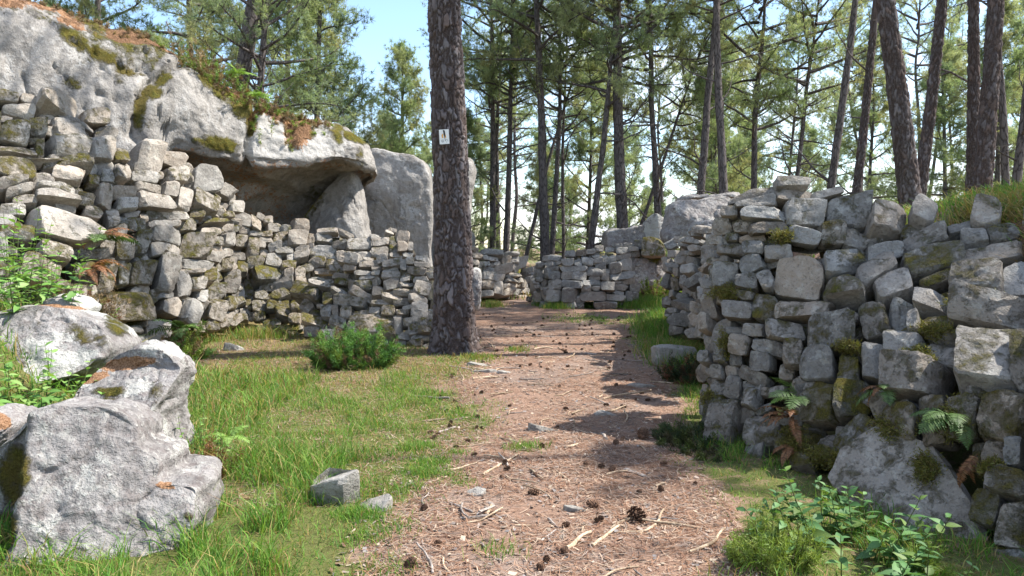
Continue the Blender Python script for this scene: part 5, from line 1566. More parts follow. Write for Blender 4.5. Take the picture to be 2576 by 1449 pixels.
def zone(a, b, x, y):
    w = 'in the grass edge left of the path' if x < path_left(y) else 'among the needles at the very front of the path' if y < 5.2 else 'on the stretch of path before the main pine' if y < 10.5 else 'far up the path near the walls'
    return a + ' lying ' + w, b + ' ' + w
twigs = [stick_mesh(960 + i, 0.16 + 0.03 * i, 0.005 + 0.001 * (i % 4), 0.25, 1.0, M_STICK if i % 2 else M_STICK_GREY) for i in range(8)]
rs = np.random.default_rng(41)
n = 0
while n < 130:
    y = 3.0 + 12.5 * rs.random() ** 1.4
    x = rs.uniform(path_left(y) - 0.3, path_right(y) + 0.15)
    lay('twig', twigs[int(rs.integers(0, 8))], (x, y), rs.uniform(0, 6.28), zone('thin broken twig', 'small twigs', x, y)[0], 'twig', zone('thin broken twig', 'small twigs', x, y)[1], 0.003)
    n += 1

# ------------------------------------------------------------------ pine cones
def cone_mesh(seed, open_=1.0):
    rs = np.random.default_rng(seed)
    bag = Bag()
    n = 70
    th = np.linspace(0, 2 * math.pi, 10, endpoint=False)
    prof = [(0.0, 0.02), (0.15, 0.16), (0.4, 0.20), (0.7, 0.13), (1.0, 0.02)]
    V = np.array([(r * math.cos(t), r * math.sin(t), z) for z, r in prof for t in th])
    bag.add(V, grid_quads(len(prof), 10, wrap=True))
    for i in range(n):
        t = (i + 0.5) / n
        az = i * 2.39996
        z = 0.03 + 0.92 * t
        r = 0.40 * math.sin(math.pi * min(1, 0.16 + 0.80 * t)) ** 0.8 * open_
        el = (0.2 + 1.0 * t) + rs.normal(0, 0.08)
        out = np.array([math.cos(az), math.sin(az), 0]); tan = np.array([-math.sin(az), math.cos(az), 0]); up = np.array([0, 0, 1.0])
        d = out * math.cos(el) + up * math.sin(el)
        nn = -out * math.sin(el) + up * math.cos(el)
        p0 = out * 0.06 + up * z
        L = r * 1.05; w = 0.085 * (1.15 - 0.6 * t)
        tip = p0 + d * L
        V = [p0 - tan * w * 0.4, p0 + tan * w * 0.4, tip + tan * w, tip - tan * w, tip + d * 0.05 + nn * 0.03, tip + nn * 0.055 - d * 0.02 + tan * w * 0.7, tip + nn * 0.055 - d * 0.02 - tan * w * 0.7]
        bag.add(V, [(0, 1, 2, 3)], [(3, 2, 4), (2, 5, 4), (6, 3, 4), (5, 6, 4)])
    return bag.mesh('pine_cone', [M_CONE], False)
CONES = [cone_mesh(1, 1.0), cone_mesh(2, 0.85), cone_mesh(3, 0.7)]
def put_cone(g, size, label, group, rs, k=None, name='pine_cone'):
    z = float(hgt(g[0], g[1]))
    me = CONES[int(rs.integers(0, 3)) if k is None else k]
    M = Matrix.Translation((g[0], g[1], z + size * 0.30)) @ Matrix.Rotation(rs.uniform(0, 6.28), 4, 'Z') @ Matrix.Rotation(R(rs.uniform(62, 105)), 4, 'Y') @ Matrix.Diagonal((size, size, size, 1)) @ Matrix.Translation((0, 0, -0.45))
    link(name, me, None, M, label, 'pine cone', group)
HERO_CONES = [(1800, 1125, .115, 'biggest open pine cone, right of the pale sticks at the path front'), (1845, 632, .115, 'large open pine cone at the right side of the path beyond the bark flake'), (1030, 792, .075, 'pine cone resting against the stout stick'),
              (1040, 825, .065, 'dark pine cone just below the one on the stout stick'), (1015, 877, .055, 'reddish cone standing on end below the stout stick'), (845, 742, .06, 'reddish pine cone left of the stout stick'),
              (740, 692, .055, 'pine cone with a pale chip at the grass edge'), (1205, 967, .085, 'pine cone above the split wood pile to its right'), (1555, 1042, .10, 'pair-like broad cone left of the biggest cone and above it'),
              (1580, 1142, .075, 'pine cone between the grey curved twig and the pale sticks'), (1392, 1160, .06, 'dark cone right of the curved grey twig'), (470, 1408, .085, 'cone at the very bottom left of the path'),
              (1245, 1400, .06, 'cone at the bottom centre of the path'), (1380, 1315, .07, 'cone at the lower end of the thick reddish stick'), (640, 1272, .055, 'cone low on the left of the path front'), (705, 572, .065, 'black cone at the end of the forked twig')]
rs = np.random.default_rng(55)
for x, y, s, lb in HERO_CONES:
    put_cone(on_ground(*Z8P(x, y)), s if s > .11 else s * 0.8, lb, 'pine cones on the path', rs, 0 if s > .1 else None)
n = 0
while n < 150:
    y = 3.4 + 13 * rs.random() ** 0.7
    x = rs.uniform(path_left(y) - 0.45, path_right(y) + 0.1)
    put_cone((x, y), rs.uniform(0.034, 0.06), *zone('small brown pine cone', 'small pine cones', x, y), rs)
    n += 1

# ------------------------------------------------------------------ grass, needle litter
def blade_geo(P, h, w, lean, rs):
    n = len(P)
    a = rs.uniform(0, 2 * math.pi, n)
    side = np.stack([np.cos(a), np.sin(a), np.zeros(n)], -1) * w[:, None]
    mid = P + lean * 0.35 + np.array([0, 0, 1.0]) * (h * 0.6)[:, None]
    tip = P + lean + np.array([0, 0, 1.0]) * (h * 0.96)[:, None]
    V = np.stack([P - side, P + side, mid - side * 0.75, mid + side * 0.75, tip], 1).reshape(-1, 3)
    i = np.arange(n)[:, None] * 5
    return V, i + np.array([[0, 1, 3, 2]]), i + np.array([[2, 3, 4]])

GREENS = np.array([(0.095, 0.215, 0.030), (0.145, 0.27, 0.042), (0.20, 0.295, 0.06), (0.085, 0.19, 0.04)])
STRAWS = np.array([(0.34, 0.27, 0.10), (0.42, 0.33, 0.15), (0.25, 0.22, 0.07), (0.30, 0.19, 0.09)])
grass = Bag()
def add_grass(X, Y_, hmin, hmax, wmin, wmax, dry, rs, leanf=0.5, zoff=0.0, Z=None):
    n = len(X)
    Z = (hgt(X, Y_) if Z is None else Z) + zoff - 0.01
    P = np.stack([X, Y_, Z], -1)
    h = hmin + (hmax - hmin) * rs.random(n) ** 1.5
    w = rs.uniform(wmin, wmax, n)
    lean = rs.normal(0, 1, (n, 3)) * (h * leanf)[:, None]
    lean[:, 2] = -np.abs(lean[:, 2]) * 0.3
    V, Q, T = blade_geo(P, h, w, lean, rs)
    isdry = rs.random(n) < dry
    col = np.where(isdry[:, None], STRAWS[rs.integers(0, 4, n)], GREENS[rs.integers(0, 4, n)]) * rs.uniform(0.75, 1.25, (n, 1))
    grass.add(V, Q, T, np.repeat(col, 5, 0))

rs = np.random.default_rng(88)
def scatter(n, x0, x1, y0, y1, powy=1.0):
    return rs.uniform(x0, x1, n), y0 + (y1 - y0) * rs.random(n) ** powy
# left meadow
X, Yv = scatter(165000, -3.6, 0.2, 2.6, 12.2, 1.3)
g, s, _ = cover(X, Yv)
tuft = fbm2(X * 2.3, Yv * 2.3, 3, 91)
keep = rs.random(len(X)) < np.clip(g * np.maximum(0.42, 0.60 + 0.95 * tuft) + 0.40 * s, 0, 1)
X, Yv, s, g, tuft = X[keep], Yv[keep], s[keep], g[keep], tuft[keep]
lush = (g > 0.45) & (tuft > -0.05)
near_rock = np.exp(-((X + 1.55) / 0.45) ** 2) * (Yv < 5.6)
k = lush & (near_rock < 0.4)
add_grass(X[k], Yv[k], 0.02, 0.14, 0.0016, 0.0034, 0.20, rs, 0.6)
k = lush & (near_rock >= 0.4)
add_grass(X[k], Yv[k], 0.04, 0.27, 0.0020, 0.0040, 0.18, rs, 0.5)
k = ~lush
dr = np.clip(0.18 + 0.50 * s[k], 0, 0.55)
add_grass(X[k], Yv[k], 0.015, 0.075, 0.0016, 0.0032, dr, rs, 0.7)
# trodden dry ground before the nook
X, Yv = scatter(16000, -4.6, -0.6, 8.2, 12.6)
tuft = fbm2(X * 1.8, Yv * 1.8, 3, 97)
k = rs.random(len(X)) < 0.45 + 0.9 * tuft
add_grass(X[k], Yv[k], 0.02, 0.13, 0.0025, 0.005, 0.55, rs, 0.7)
# bank at the left edge, between the boulders
X, Yv = scatter(13000, -5.2, -2.2, 3.6, 9.0)
add_grass(X, Yv, 0.05, 0.26, 0.003, 0.006, 0.3, rs, 0.5)
# verge along the right-hand wall
X, Yv = scatter(58000, 0.8, 2.9, 2.4, 14.5, 1.2)
dr_ = X - path_right(Yv) + 0.3 * fbm2(X * 1.5, Yv * 1.5, 3, 95)
keep = (rs.random(len(X)) < sstep(-0.05, 0.45, dr_) * 0.95) & (X < np.interp(Yv, WALL_Y, WALL_X) + 0.35)
X, Yv = X[keep], Yv[keep]
tuft = fbm2(X * 2.0, Yv * 2.0, 3, 96)
add_grass(X, Yv, 0.015, 0.06, 0.0016, 0.0034, 0.30, rs, 0.8)
k = tuft > 0.12
add_grass(X[k], Yv[k], 0.04, 0.16, 0.002, 0.004, 0.2, rs, 0.5)
# tall tufts: wall foot by the boulder of the right-hand wall, foot of the middle wall, patch before it
def clump(cx, cy, rx, ry, n, h0, h1, dry, w=(0.003, 0.006), leanf=0.45):
    a = rs.normal(0, 0.5, (n, 2))
    add_grass(cx + a[:, 0] * rx, cy + a[:, 1] * ry, h0, h1, w[0], w[1], dry, rs, leanf)
for px_, py_, rx, ry, n, h0, h1, dry in [(1690, 800, .5, 1.2, 5000, .08, .38, .15), (1660, 830, .4, 1.0, 3500, .06, .30, .2), (1720, 900, .45, 1.0, 3500, .08, .30, .35), (1380, 768, .35, .3, 1500, .06, .25, .1), (1480, 770, .6, .3, 2200, .06, .25, .1),
                                         (1600, 772, .5, .4, 2600, .08, .32, .1), (1640, 770, .5, .6, 2600, .08, .36, .15), (1235, 770, .3, .5, 1500, .05, .2, .5), (1400, 775, .3, .3, 900, .05, .25, .2), (1690, 720, .7, .8, 2500, .1, .4, .6),
                                         (1300, 880, .2, .3, 500, .02, .09, .4), (660, 850, .5, .4, 1800, .06, .3, .55), (470, 860, .5, .5, 1800, .06, .3, .5), (1160, 905, .45, .35, 2500, .01, .05, .35), (1200, 900, .25, .2, 700, .04, .12, .5)]:
    q = on_ground(px_, py_)
    clump(q[0], q[1], rx, ry, n, h0, h1, dry)
X, Yv = scatter(9000, 0.6, 3.0, 14.3, 17.0)
k = rs.random(len(X)) < cover(X, Yv)[0]
add_grass(X[k], Yv[k], 0.02, 0.09, 0.003, 0.006, 0.1, rs, 0.6)
for px_, py_, n in [(1130, 1195, 260), (1145, 1140, 240), (600 * 0.638889 + 1300 * 0.638889 - 60, 1215, 260)]:
    q = on_ground(px_, py_); clump(q[0], q[1], .12, .10, n, .02, .07, .1, (.0015, .003))
for x, y, n in [(170, 1090, 900), (560, 850, 900), (610, 790, 700), (1150, 690, 500), (350, 1180, 260), (985, 1305, 160), (370, 1410, 160), (210, 1230, 350), (520, 690, 800)]:
    q = on_ground(*Z8P(x, y)); clump(q[0], q[1], .16, .13, n, .02, .10, .1, (.0014, .003))
# grassy hummock and bank top on the right, overhanging dead grass
X, Yv = scatter(20000, 3.2, 7.2, 5.9, 9.5)
k = (X - np.interp(Yv, WALL_Y, WALL_X)) > 1.7
add_grass(X[k], Yv[k], 0.04, 0.16, 0.003, 0.007, 0.3, rs, 0.5)
X, Yv = scatter(9000, 3.4, 6.2, 5.4, 6.6)
k = (X - np.interp(Yv, WALL_Y, WALL_X)) > 1.2
add_grass(X[k], Yv[k], 0.06, 0.25, 0.003, 0.006, 0.92, rs, 1.2)
X, Yv = scatter(14000, 2.5, 9.5, 8.5, 18)
k = (X - np.interp(Yv, WALL_Y, WALL_X)) > 0.8
add_grass(X[k], Yv[k], 0.05, 0.25, 0.004, 0.009, 0.45, rs, 0.6)
# wood floor behind the far walls
X, Yv = scatter(20000, -6, 14, 20.5, 40)
add_grass(X, Yv, 0.08, 0.40, 0.008, 0.018, 0.5, rs, 0.6)
link('grass', grass.mesh('grass', [M_GRASS], False), kind='stuff', label='green and straw-coloured grass along both sides of the path', cat='grass')

litter = Bag()
def add_litter(X, Y_, lmin, lmax, w, Z=None, tone=1.0):
    n = len(X)
    Z = (hgt(X, Y_) if Z is None else Z) + rs.uniform(0.002, 0.016, n)
    a = rs.uniform(0, 2 * math.pi, n)
    L = rs.uniform(lmin, lmax, n) / 2
    d = np.stack([np.cos(a) * L, np.sin(a) * L, rs.normal(0, 0.08, n) * L], -1)
    bendv = np.stack([-np.sin(a), np.cos(a), np.zeros(n)], -1)
    s_ = bendv * (w * rs.uniform(0.7, 1.5, n))[:, None]
    P = np.stack([X, Y_, Z], -1)
    m = P + bendv * (L * rs.normal(0, 0.18, n))[:, None]
    V = np.stack([P - d - s_, P - d + s_, m - s_, m + s_, P + d - s_ * .5, P + d + s_ * .5], 1).reshape(-1, 3)
    i = np.arange(n)[:, None] * 6
    Q = np.concatenate([i + np.array([[0, 1, 3, 2]]), i + np.array([[2, 3, 5, 4]])])
    pal = np.array([(0.25, 0.135, 0.082), (0.33, 0.20, 0.13), (0.16, 0.085, 0.056), (0.42, 0.315, 0.23), (0.27, 0.215, 0.18)])
    litter.add(V, Q, None, np.repeat(pal[rs.integers(0, 5, n)] * tone * rs.uniform(0.75, 1.25, (n, 1)), 6, 0))
X, Yv = scatter(58000, -1.3, 2.1, 2.6, 8.5, 1.25)
k = (X > path_left(Yv) - 0.35 + 0.3 * fbm2(X, Yv, 2, 3)) & (X < path_right(Yv) + 0.25) & (rs.random(len(X)) < 0.62 + 0.9 * fbm2(X * 1.3, Yv * 1.3, 3, 44))
add_litter(X[k], Yv[k], 0.04, 0.12, 0.0016)
X, Yv = scatter(20000, -1.6, 3.0, 8.0, 18.5)
k = (X > path_left(Yv) - 0.4) & (X < path_right(Yv) + 0.2)
add_litter(X[k], Yv[k], 0.05, 0.13, 0.0028)
X, Yv = scatter(12000, -4.6, -0.6, 8.4, 12.6)
add_litter(X, Yv, 0.05, 0.13, 0.0030)
X, Yv = scatter(16000, -3.4, -0.4, 4.5, 12.5)
add_litter(X, Yv, 0.04, 0.12, 0.0020)
def add_chips(X, Y_, smin, smax):
    n = len(X)
    P = np.stack([X, Y_, hgt(X, Y_) + rs.uniform(0.003, 0.012, n)], -1)
    a = rs.uniform(0, 6.283, n); L = rs.uniform(smin, smax, n); w = L * rs.uniform(0.25, 0.7, n)
    u = np.stack([np.cos(a), np.sin(a), rs.normal(0, 0.2, n)], -1) * L[:, None]
    v = np.stack([-np.sin(a), np.cos(a), rs.normal(0, 0.2, n)], -1) * w[:, None]
    V = np.stack([P - u - v * .6, P + u * .8 - v, P + u + v * .5, P - u * .5 + v], 1).reshape(-1, 3)
    pal = np.array([(0.10, 0.07, 0.055), (0.30, 0.24, 0.20), (0.18, 0.11, 0.075), (0.40, 0.32, 0.24), (0.22, 0.20, 0.19)])
    litter.add(V, np.arange(n * 4).reshape(-1, 4), None, np.repeat(pal[rs.integers(0, 5, n)] * rs.uniform(0.7, 1.3, (n, 1)), 4, 0))
X, Yv = scatter(9000, -1.2, 2.0, 2.6, 14, 1.3)
k = (X > path_left(Yv) - 0.4) & (X < path_right(Yv) + 0.2)
add_chips(X[k], Yv[k], 0.006, 0.024)
link('pine_needle_litter', litter.mesh('pine_needle_litter', [M_DRY], False), kind='stuff', label='fallen reddish pine needles covering the path', cat='litter')
# ------------------------------------------------------------------ leafy plants
def leaf_mesh(col, name='leaf', w=0.42, fold=0.12, droop=0.25):
    """pointed oval leaf, 1 long, pointing along +x"""
    t = np.array([0.0, 0.12, 0.35, 0.6, 0.82, 1.0])
    half = w / 2 * np.array([0.05, 0.55, 1.0, 0.85, 0.42, 0.0])
    z = -droop * t ** 2
    mid = np.stack([t, 0 * t, z], -1)
    L = np.stack([t, half, z + fold * half * 2], -1)
    Rr = np.stack([t, -half, z + fold * half * 2], -1)
    V = np.concatenate([L, mid, Rr])
    Q = np.concatenate([grid_quads(2, 6), grid_quads(2, 6, base=6)])
    c = np.array([col]) * np.where(np.arange(18)[:, None] // 6 == 1, 1.15, 1.0)
    return build_mesh(name, V, [Q], [M_LEAF], True, c)
SAGE = [leaf_mesh(c, w=0.5) for c in ((0.085, 0.185, 0.06), (0.115, 0.225, 0.075), (0.07, 0.15, 0.05), (0.13, 0.20, 0.05))]
NETTLE = [leaf_mesh(c, w=0.46) for c in ((0.14, 0.27, 0.06), (0.18, 0.31, 0.075), (0.11, 0.22, 0.05), (0.22, 0.33, 0.10))]
def leafy_plant(name, label, base, stems, height, spread, leaf_len, leaves, seed, pairs=7, stem_col=(0.12, 0.14, 0.05), group=None, top_small=0.45):
    rs = np.random.default_rng(seed)
    root = thing(name, base, label, 'plant', group)
    for i in range(stems):
        a = rs.uniform(0, 6.283); rr = spread * math.sqrt(rs.random())
        p0 = np.array([math.cos(a) * rr * 0.5, math.sin(a) * rr * 0.5, -0.05])
        p0[2] += float(hgt(base[0] + p0[0], base[1] + p0[1])) - base[2] if abs(float(hgt(base[0], base[1])) - base[2]) < 0.3 else 0
        h = height * rs.uniform(0.6, 1.1)
        path = curve_path(p0, (math.cos(a) * rr * 0.6 / height, math.sin(a) * rr * 0.6 / height, 1.0), h, 9, 0.2, 0.15, rs)
        V, Q = tube(path, np.linspace(0.004, 0.0015, 9), 5)
        o = link('stem', build_mesh('stem', V, [Q], [M_LEAF], True, np.tile(stem_col, (len(V), 1)))); o.parent = root
        stem_ = o
        ph = rs.uniform(0, 3.14)
        for k in range(pairs):
            t = 0.22 + 0.78 * (k + 0.5) / pairs
            f = t * 8; ii = min(7, int(f))
            p = path[ii] + (path[ii + 1] - path[ii]) * (f - ii)
            s = leaf_len * (1 - (1 - top_small) * max(0, t - 0.45) / 0.55) * rs.uniform(0.75, 1.2)
            for sgn_ in (0, math.pi):
                az = ph + k * math.pi / 2 + sgn_ + rs.normal(0, 0.25)
                el = -0.15 - 0.55 * (t - 0.4) + rs.normal(0, 0.25)
                o = link('leaf', leaves[int(rs.integers(0, len(leaves)))])
                o.parent = stem_
                o.matrix_basis = Matrix.Translation(Vector(p)) @ Matrix.Rotation(az, 4, 'Z') @ Matrix.Rotation(el, 4, 'Y') @ Matrix.Rotation(rs.normal(0, 0.3), 4, 'X') @ Matrix.Diagonal((s, s, s, 1))
    return root

def gnd(px_, py_, d=None):
    """point on the terrain below a traced pixel"""
    if d is None:
        q = on_ground(px_, py_)
    else:
        q = at(px_, py_, d)
    q[2] = float(hgt(q[0], q[1]))
    return q
b = gnd(2150, 1400, 3.75)
leafy_plant('sage_plant', 'soft grey-green broad-leaved plant at the foot of the leaning slab', b, 24, 0.42, 0.66, 0.105, SAGE, 1, 7)
b = gnd(2330, 1440, 3.45)
leafy_plant('sage_plant', 'smaller grey-green plant low before the leaning slab, right of the tall one', b, 9, 0.24, 0.45, 0.085, SAGE, 2, 5)
b = gnd(1880, 1400, 3.75)
leafy_plant('sage_plant', 'tiny grey-green seedling left of the broom by the path', b, 3, 0.12, 0.2, 0.06, SAGE, 12, 3)
b = gnd(95, 1000, 5.55)
leafy_plant('leafy_plant', 'bright leafy plant between the corner boulder and the long whitish boulder', b, 26, 0.66, 0.9, 0.115, NETTLE, 3, 8)
b = gnd(170, 1010, 5.3)
leafy_plant('leafy_plant', 'low leafy sprout just above the corner boulder top', b, 6, 0.26, 0.5, 0.075, NETTLE, 4, 4)
b = gnd(30, 760, 7.3)
leafy_plant('leafy_plant', 'tall bright green leafy bush climbing the rubble at the left edge', b, 34, 1.15, 1.1, 0.125, NETTLE, 5, 9)
b = gnd(110, 770, 7.6)
leafy_plant('leafy_plant', 'shorter leafy bush right of the tall one on the rubble', b, 14, 0.6, 0.9, 0.095, NETTLE, 6, 6)
b = gnd(500, 1130, 5.5)
leafy_plant('leafy_plant', 'small-leaved bright plant growing against the cream boulder', b, 12, 0.40, 0.55, 0.05, NETTLE, 7, 7)
b = gnd(560, 1130, 5.6)
leafy_plant('leafy_plant', 'small leafy plant in the grass right of the cream boulder', b, 7, 0.28, 0.5, 0.045, NETTLE, 8, 6)

# ------------------------------------------------------------------ shrubs of fine sprigs
def sprig_shrub(name, label, base, rx, ry, h, n, cols, seed, ns=16, nl=0.05, nw=0.0030, cat='shrub', stemw=0.003, up=0.9):
    rs = np.random.default_rng(seed)
    root = thing(name, base, label, cat)
    bag, st = Bag(), Bag()
    TP, TD, TC = [], [], []
    for i in range(n):
        a = rs.uniform(0, 6.283); rr = math.sqrt(rs.random())
        p0 = np.array([math.cos(a) * rr * rx * 0.6, math.sin(a) * rr * ry * 0.6, 0])
        p0[2] = float(hgt(base[0] + p0[0], base[1] + p0[1])) - base[2] - 0.03
        hh = h * (1.05 - 0.55 * rr ** 2) * rs.uniform(0.6, 1.15) * (0.75 + 0.45 * math.sin(3 * a + seed) * rr + 0.35 * vnoise(np.array([p0[0] * 6, p0[1] * 6, seed * 1.7]), seed))
        path = curve_path(p0, (math.cos(a) * rr * rx * 0.8 / h, math.sin(a) * rr * ry * 0.8 / h, up), hh, 6, 0.1, 0.25, rs)
        V, Q = tube(path, np.linspace(stemw, 0.001, 6), 3)
        st.add(V, Q, None, (0.10, 0.085, 0.04))
        c = cols[int(rs.integers(0, len(cols)))]
        for _ in range(ns):
            f = rs.uniform(0.25, 1.0) * 5; ii = min(4, int(f))
            TP.append(path[ii] + (path[ii + 1] - path[ii]) * (f - ii)); TD.append(unit(path[ii + 1] - path[ii])); TC.append(np.array(c) * rs.uniform(0.7, 1.3))
    V, T = needle_tris(np.array(TP), np.array(TD), 6, nl, nw, 0.6, rs)
    bag.add(V, None, T, np.repeat(np.array(TC), 18, 0))
    o = link('stems', st.mesh('stems', [M_LEAF])); o.parent = root
    o = link('foliage', bag.mesh('foliage', [M_LEAF], False)); o.parent = root; o['kind'] = 'stuff'
    return root
DEEP = [(0.10, 0.21, 0.045), (0.13, 0.26, 0.06), (0.075, 0.165, 0.04)]
BROWN = [(0.22, 0.15, 0.08), (0.30, 0.21, 0.12), (0.15, 0.10, 0.06)]
LIME = [(0.20, 0.27, 0.05), (0.15, 0.22, 0.045), (0.24, 0.29, 0.07)]
DARK = [(0.035, 0.055, 0.022), (0.05, 0.075, 0.03), (0.07, 0.06, 0.03)]
RUST = [(0.20, 0.085, 0.035), (0.26, 0.13, 0.06), (0.14, 0.065, 0.035)]
BROWN = [(0.22, 0.15, 0.08), (0.30, 0.21, 0.12), (0.15, 0.10, 0.06)]
sprig_shrub('broom_shrub', 'dense deep-green broom bush in front of the stone wall, left of the main pine', gnd(890, 925), 0.66, 0.36, 0.56, 400, DEEP + LIME[1:2] + BROWN[2:], 21, 18, 0.06, 0.0042)
sprig_shrub('broom_shrub', 'yellow-green broom tuft at the bottom right beside the grey-green plant', gnd(1935, 1420, 3.7), 0.26, 0.24, 0.34, 120, LIME, 22, 18, 0.028, 0.0022)
sprig_shrub('broom_shrub', 'small yellow-green broom sprig right of the grey-green plant', gnd(2330, 1420, 3.6), 0.12, 0.12, 0.24, 24, LIME, 23, 16, 0.028, 0.0022)
sprig_shrub('low_shrub', 'dark low shrub around the flat pale stone at the right-hand wall foot', gnd(1735, 930, 8.7), 0.42, 0.5, 0.38, 170, DARK + [(0.16, 0.07, 0.04)], 24, 16, 0.04, 0.005)
sprig_shrub('low_shrub', 'dark heathery mat on the verge below the right-hand wall corner', gnd(1740, 1120, 6.0), 0.40, 0.75, 0.20, 190, DARK + [(0.09, 0.11, 0.03)], 25, 16, 0.035, 0.0035)
sprig_shrub('dead_bracken', 'rust-brown dead bracken stalks right of the cream boulder', gnd(520, 1185, 5.1), 0.22, 0.2, 0.24, 70, RUST + LIME[:1], 26, 12, 0.03, 0.0035, 'dead plant')
sprig_shrub('dead_bracken', 'brown dry stalks among the rubble left of the mossy rocks', gnd(190, 760, 7.9), 0.5, 0.3, 0.55, 110, BROWN + RUST[:1], 27, 14, 0.04, 0.004, 'dead plant')
sprig_shrub('low_shrub', 'small green and brown shrub against the foot of the rubble wall', gnd(440, 850, 10.2), 0.55, 0.4, 0.55, 130, DEEP[:1] + BROWN[:2] + LIME[:1], 28, 14, 0.05, 0.005)
sprig_shrub('low_shrub', 'yellowish shrub beside the boulder at the far end of the path', gnd(1650, 720, 19.2), 0.7, 0.4, 0.7, 110, LIME[:2] + BROWN[:1], 29, 14, 0.08, 0.009)
def on_cliff(px_, py_, d):
    return at(px_, py_, d)
def cliff_plant(name, label, px_, py_, d, rx, ry, h, n, cols, seed, nl=0.06, nw=0.006):
    rs_ = np.random.default_rng(seed)
    b = at(px_, py_, d)
    root = thing(name, b, label, 'plant')
    TP, TD, TC, st = [], [], [], Bag()
    for i in range(n):
        a = rs_.uniform(-1, 1); dpt = rs_.uniform(-1, 1)
        p0 = np.array([a * rx, dpt * ry + a * rx * 0.5, 0.0])
        hit = CLIFF_BVH.ray_cast(Vector((b[0] + p0[0], b[1] + p0[1], 12.0)), Vector((0, 0, -1)))
        if hit[0] is None or hit[0].z < 2.6:
            continue
        p0[2] = hit[0].z - b[2] - 0.03
        path = curve_path(p0, (rs_.normal(0, 0.4), rs_.normal(0, 0.4), 1.0), h * rs_.uniform(0.5, 1.2), 5, -0.3, 0.4, rs_)
        V, Q = tube(path, np.linspace(0.004, 0.001, 5), 3)
        st.add(V, Q, None, (0.13, 0.09, 0.05))
        c = cols[int(rs_.integers(0, len(cols)))]
        for _ in range(10):
            k_ = int(rs_.integers(1, 4))
            TP.append(path[k_] + (path[k_ + 1] - path[k_]) * rs_.random()); TD.append(unit(path[k_ + 1] - path[k_])); TC.append(np.array(c) * rs_.uniform(0.7, 1.3))
    V, T = needle_tris(np.array(TP), np.array(TD), 5, nl, nw, 0.8, rs_)
    bag = Bag(); bag.add(V, None, T, np.repeat(np.array(TC), 15, 0))
    o = link('stems', st.mesh('stems', [M_LEAF])); o.parent = root
    o = link('foliage', bag.mesh('foliage', [M_LEAF], False)); o.parent = root; o['kind'] = 'stuff'
cliff_plant('heather_clump', 'brown and green heather clump on the cliff edge below the two trunks', 585, 215, 13.9, 0.65, 0.4, 0.42, 130, RUST[2:] + BROWN + LIME[:2] + [(0.16, 0.28, 0.06), (0.13, 0.22, 0.05)], 31)
cliff_plant('heather_clump', 'tufted brown growth further down the cliff edge, right of the heather clump', 690, 280, 14.4, 0.40, 0.3, 0.20, 70, BROWN + LIME[:1], 32)
cliff_plant('heather_clump', 'low rusty growth near the tip of the overhang', 770, 300, 14.9, 0.42, 0.3, 0.12, 50, RUST[2:] + BROWN + LIME[:1], 33)
cliff_plant('heather_clump', 'straw-coloured tuft at the crest, left of the thick cliff pine', 500, 140, 13.6, 0.35, 0.4, 0.5, 80, BROWN + LIME[:2], 34)
cliff_plant('heather_clump', 'dry brown mat high on the cliff at the upper left', 280, 40, 13.0, 0.85, 0.5, 0.10, 110, BROWN, 35)

# ------------------------------------------------------------------ ferns
def frond_mesh(seed, cols, curl=0.9, n=22, w=0.30):
    """one arching frond, 1 long along +x, leaflets in pairs"""
    rs_ = np.random.default_rng(seed)
    t = np.linspace(0, 1, n)
    ang = 0.7 - curl * 1.6 * t
    dx = np.cos(ang); dz = np.sin(ang)
    x = np.concatenate([[0], np.cumsum(dx[:-1])]) / n; z = np.concatenate([[0], np.cumsum(dz[:-1])]) / n
    path = np.stack([x, 0.02 * np.sin(t * 5 + seed), z], -1)
    bag = Bag()
    c0 = np.array(cols[0])
    V, Q = tube(path, np.linspace(0.008, 0.002, n), 3)
    bag.add(V, Q, None, c0 * 0.7)
    for k_ in range(3, n - 1):
        tt = t[k_]
        L = w * math.sin(math.pi * min(1, 0.22 + 0.80 * tt)) ** 0.9 * rs_.uniform(0.8, 1.1)
        d = unit(path[k_ + 1] - path[k_]); nrm_ = np.array([-d[2], 0, d[0]])
        for sg in (-1, 1):
            side = unit(np.array([0, sg, 0]) + d * 0.35 + nrm_ * rs_.normal(-0.1, 0.12))
            p = path[k_]; ww = 0.020
            tip = p + side * L - nrm_ * L * 0.15
            m = p + side * L * 0.5
            bag.add([p - d * ww * 0.6, p + d * ww * 0.6, m + d * ww, m - d * ww, tip], [(0, 1, 2, 3)], [(3, 2, 4)], np.array(cols[int(rs_.integers(0, len(cols)))]) * rs_.uniform(0.8, 1.2))
    return bag.mesh('frond', [M_LEAF], False)
FERN_G = [frond_mesh(i, [(0.075, 0.13, 0.035), (0.10, 0.16, 0.05)]) for i in range(3)]
FERN_L = [frond_mesh(10 + i, [(0.19, 0.33, 0.06), (0.24, 0.36, 0.09)]) for i in range(2)]
FERN_R = [frond_mesh(20 + i, [(0.22, 0.10, 0.045), (0.16, 0.07, 0.035), (0.26, 0.14, 0.07)], 1.1, 26, 0.15) for i in range(3)]
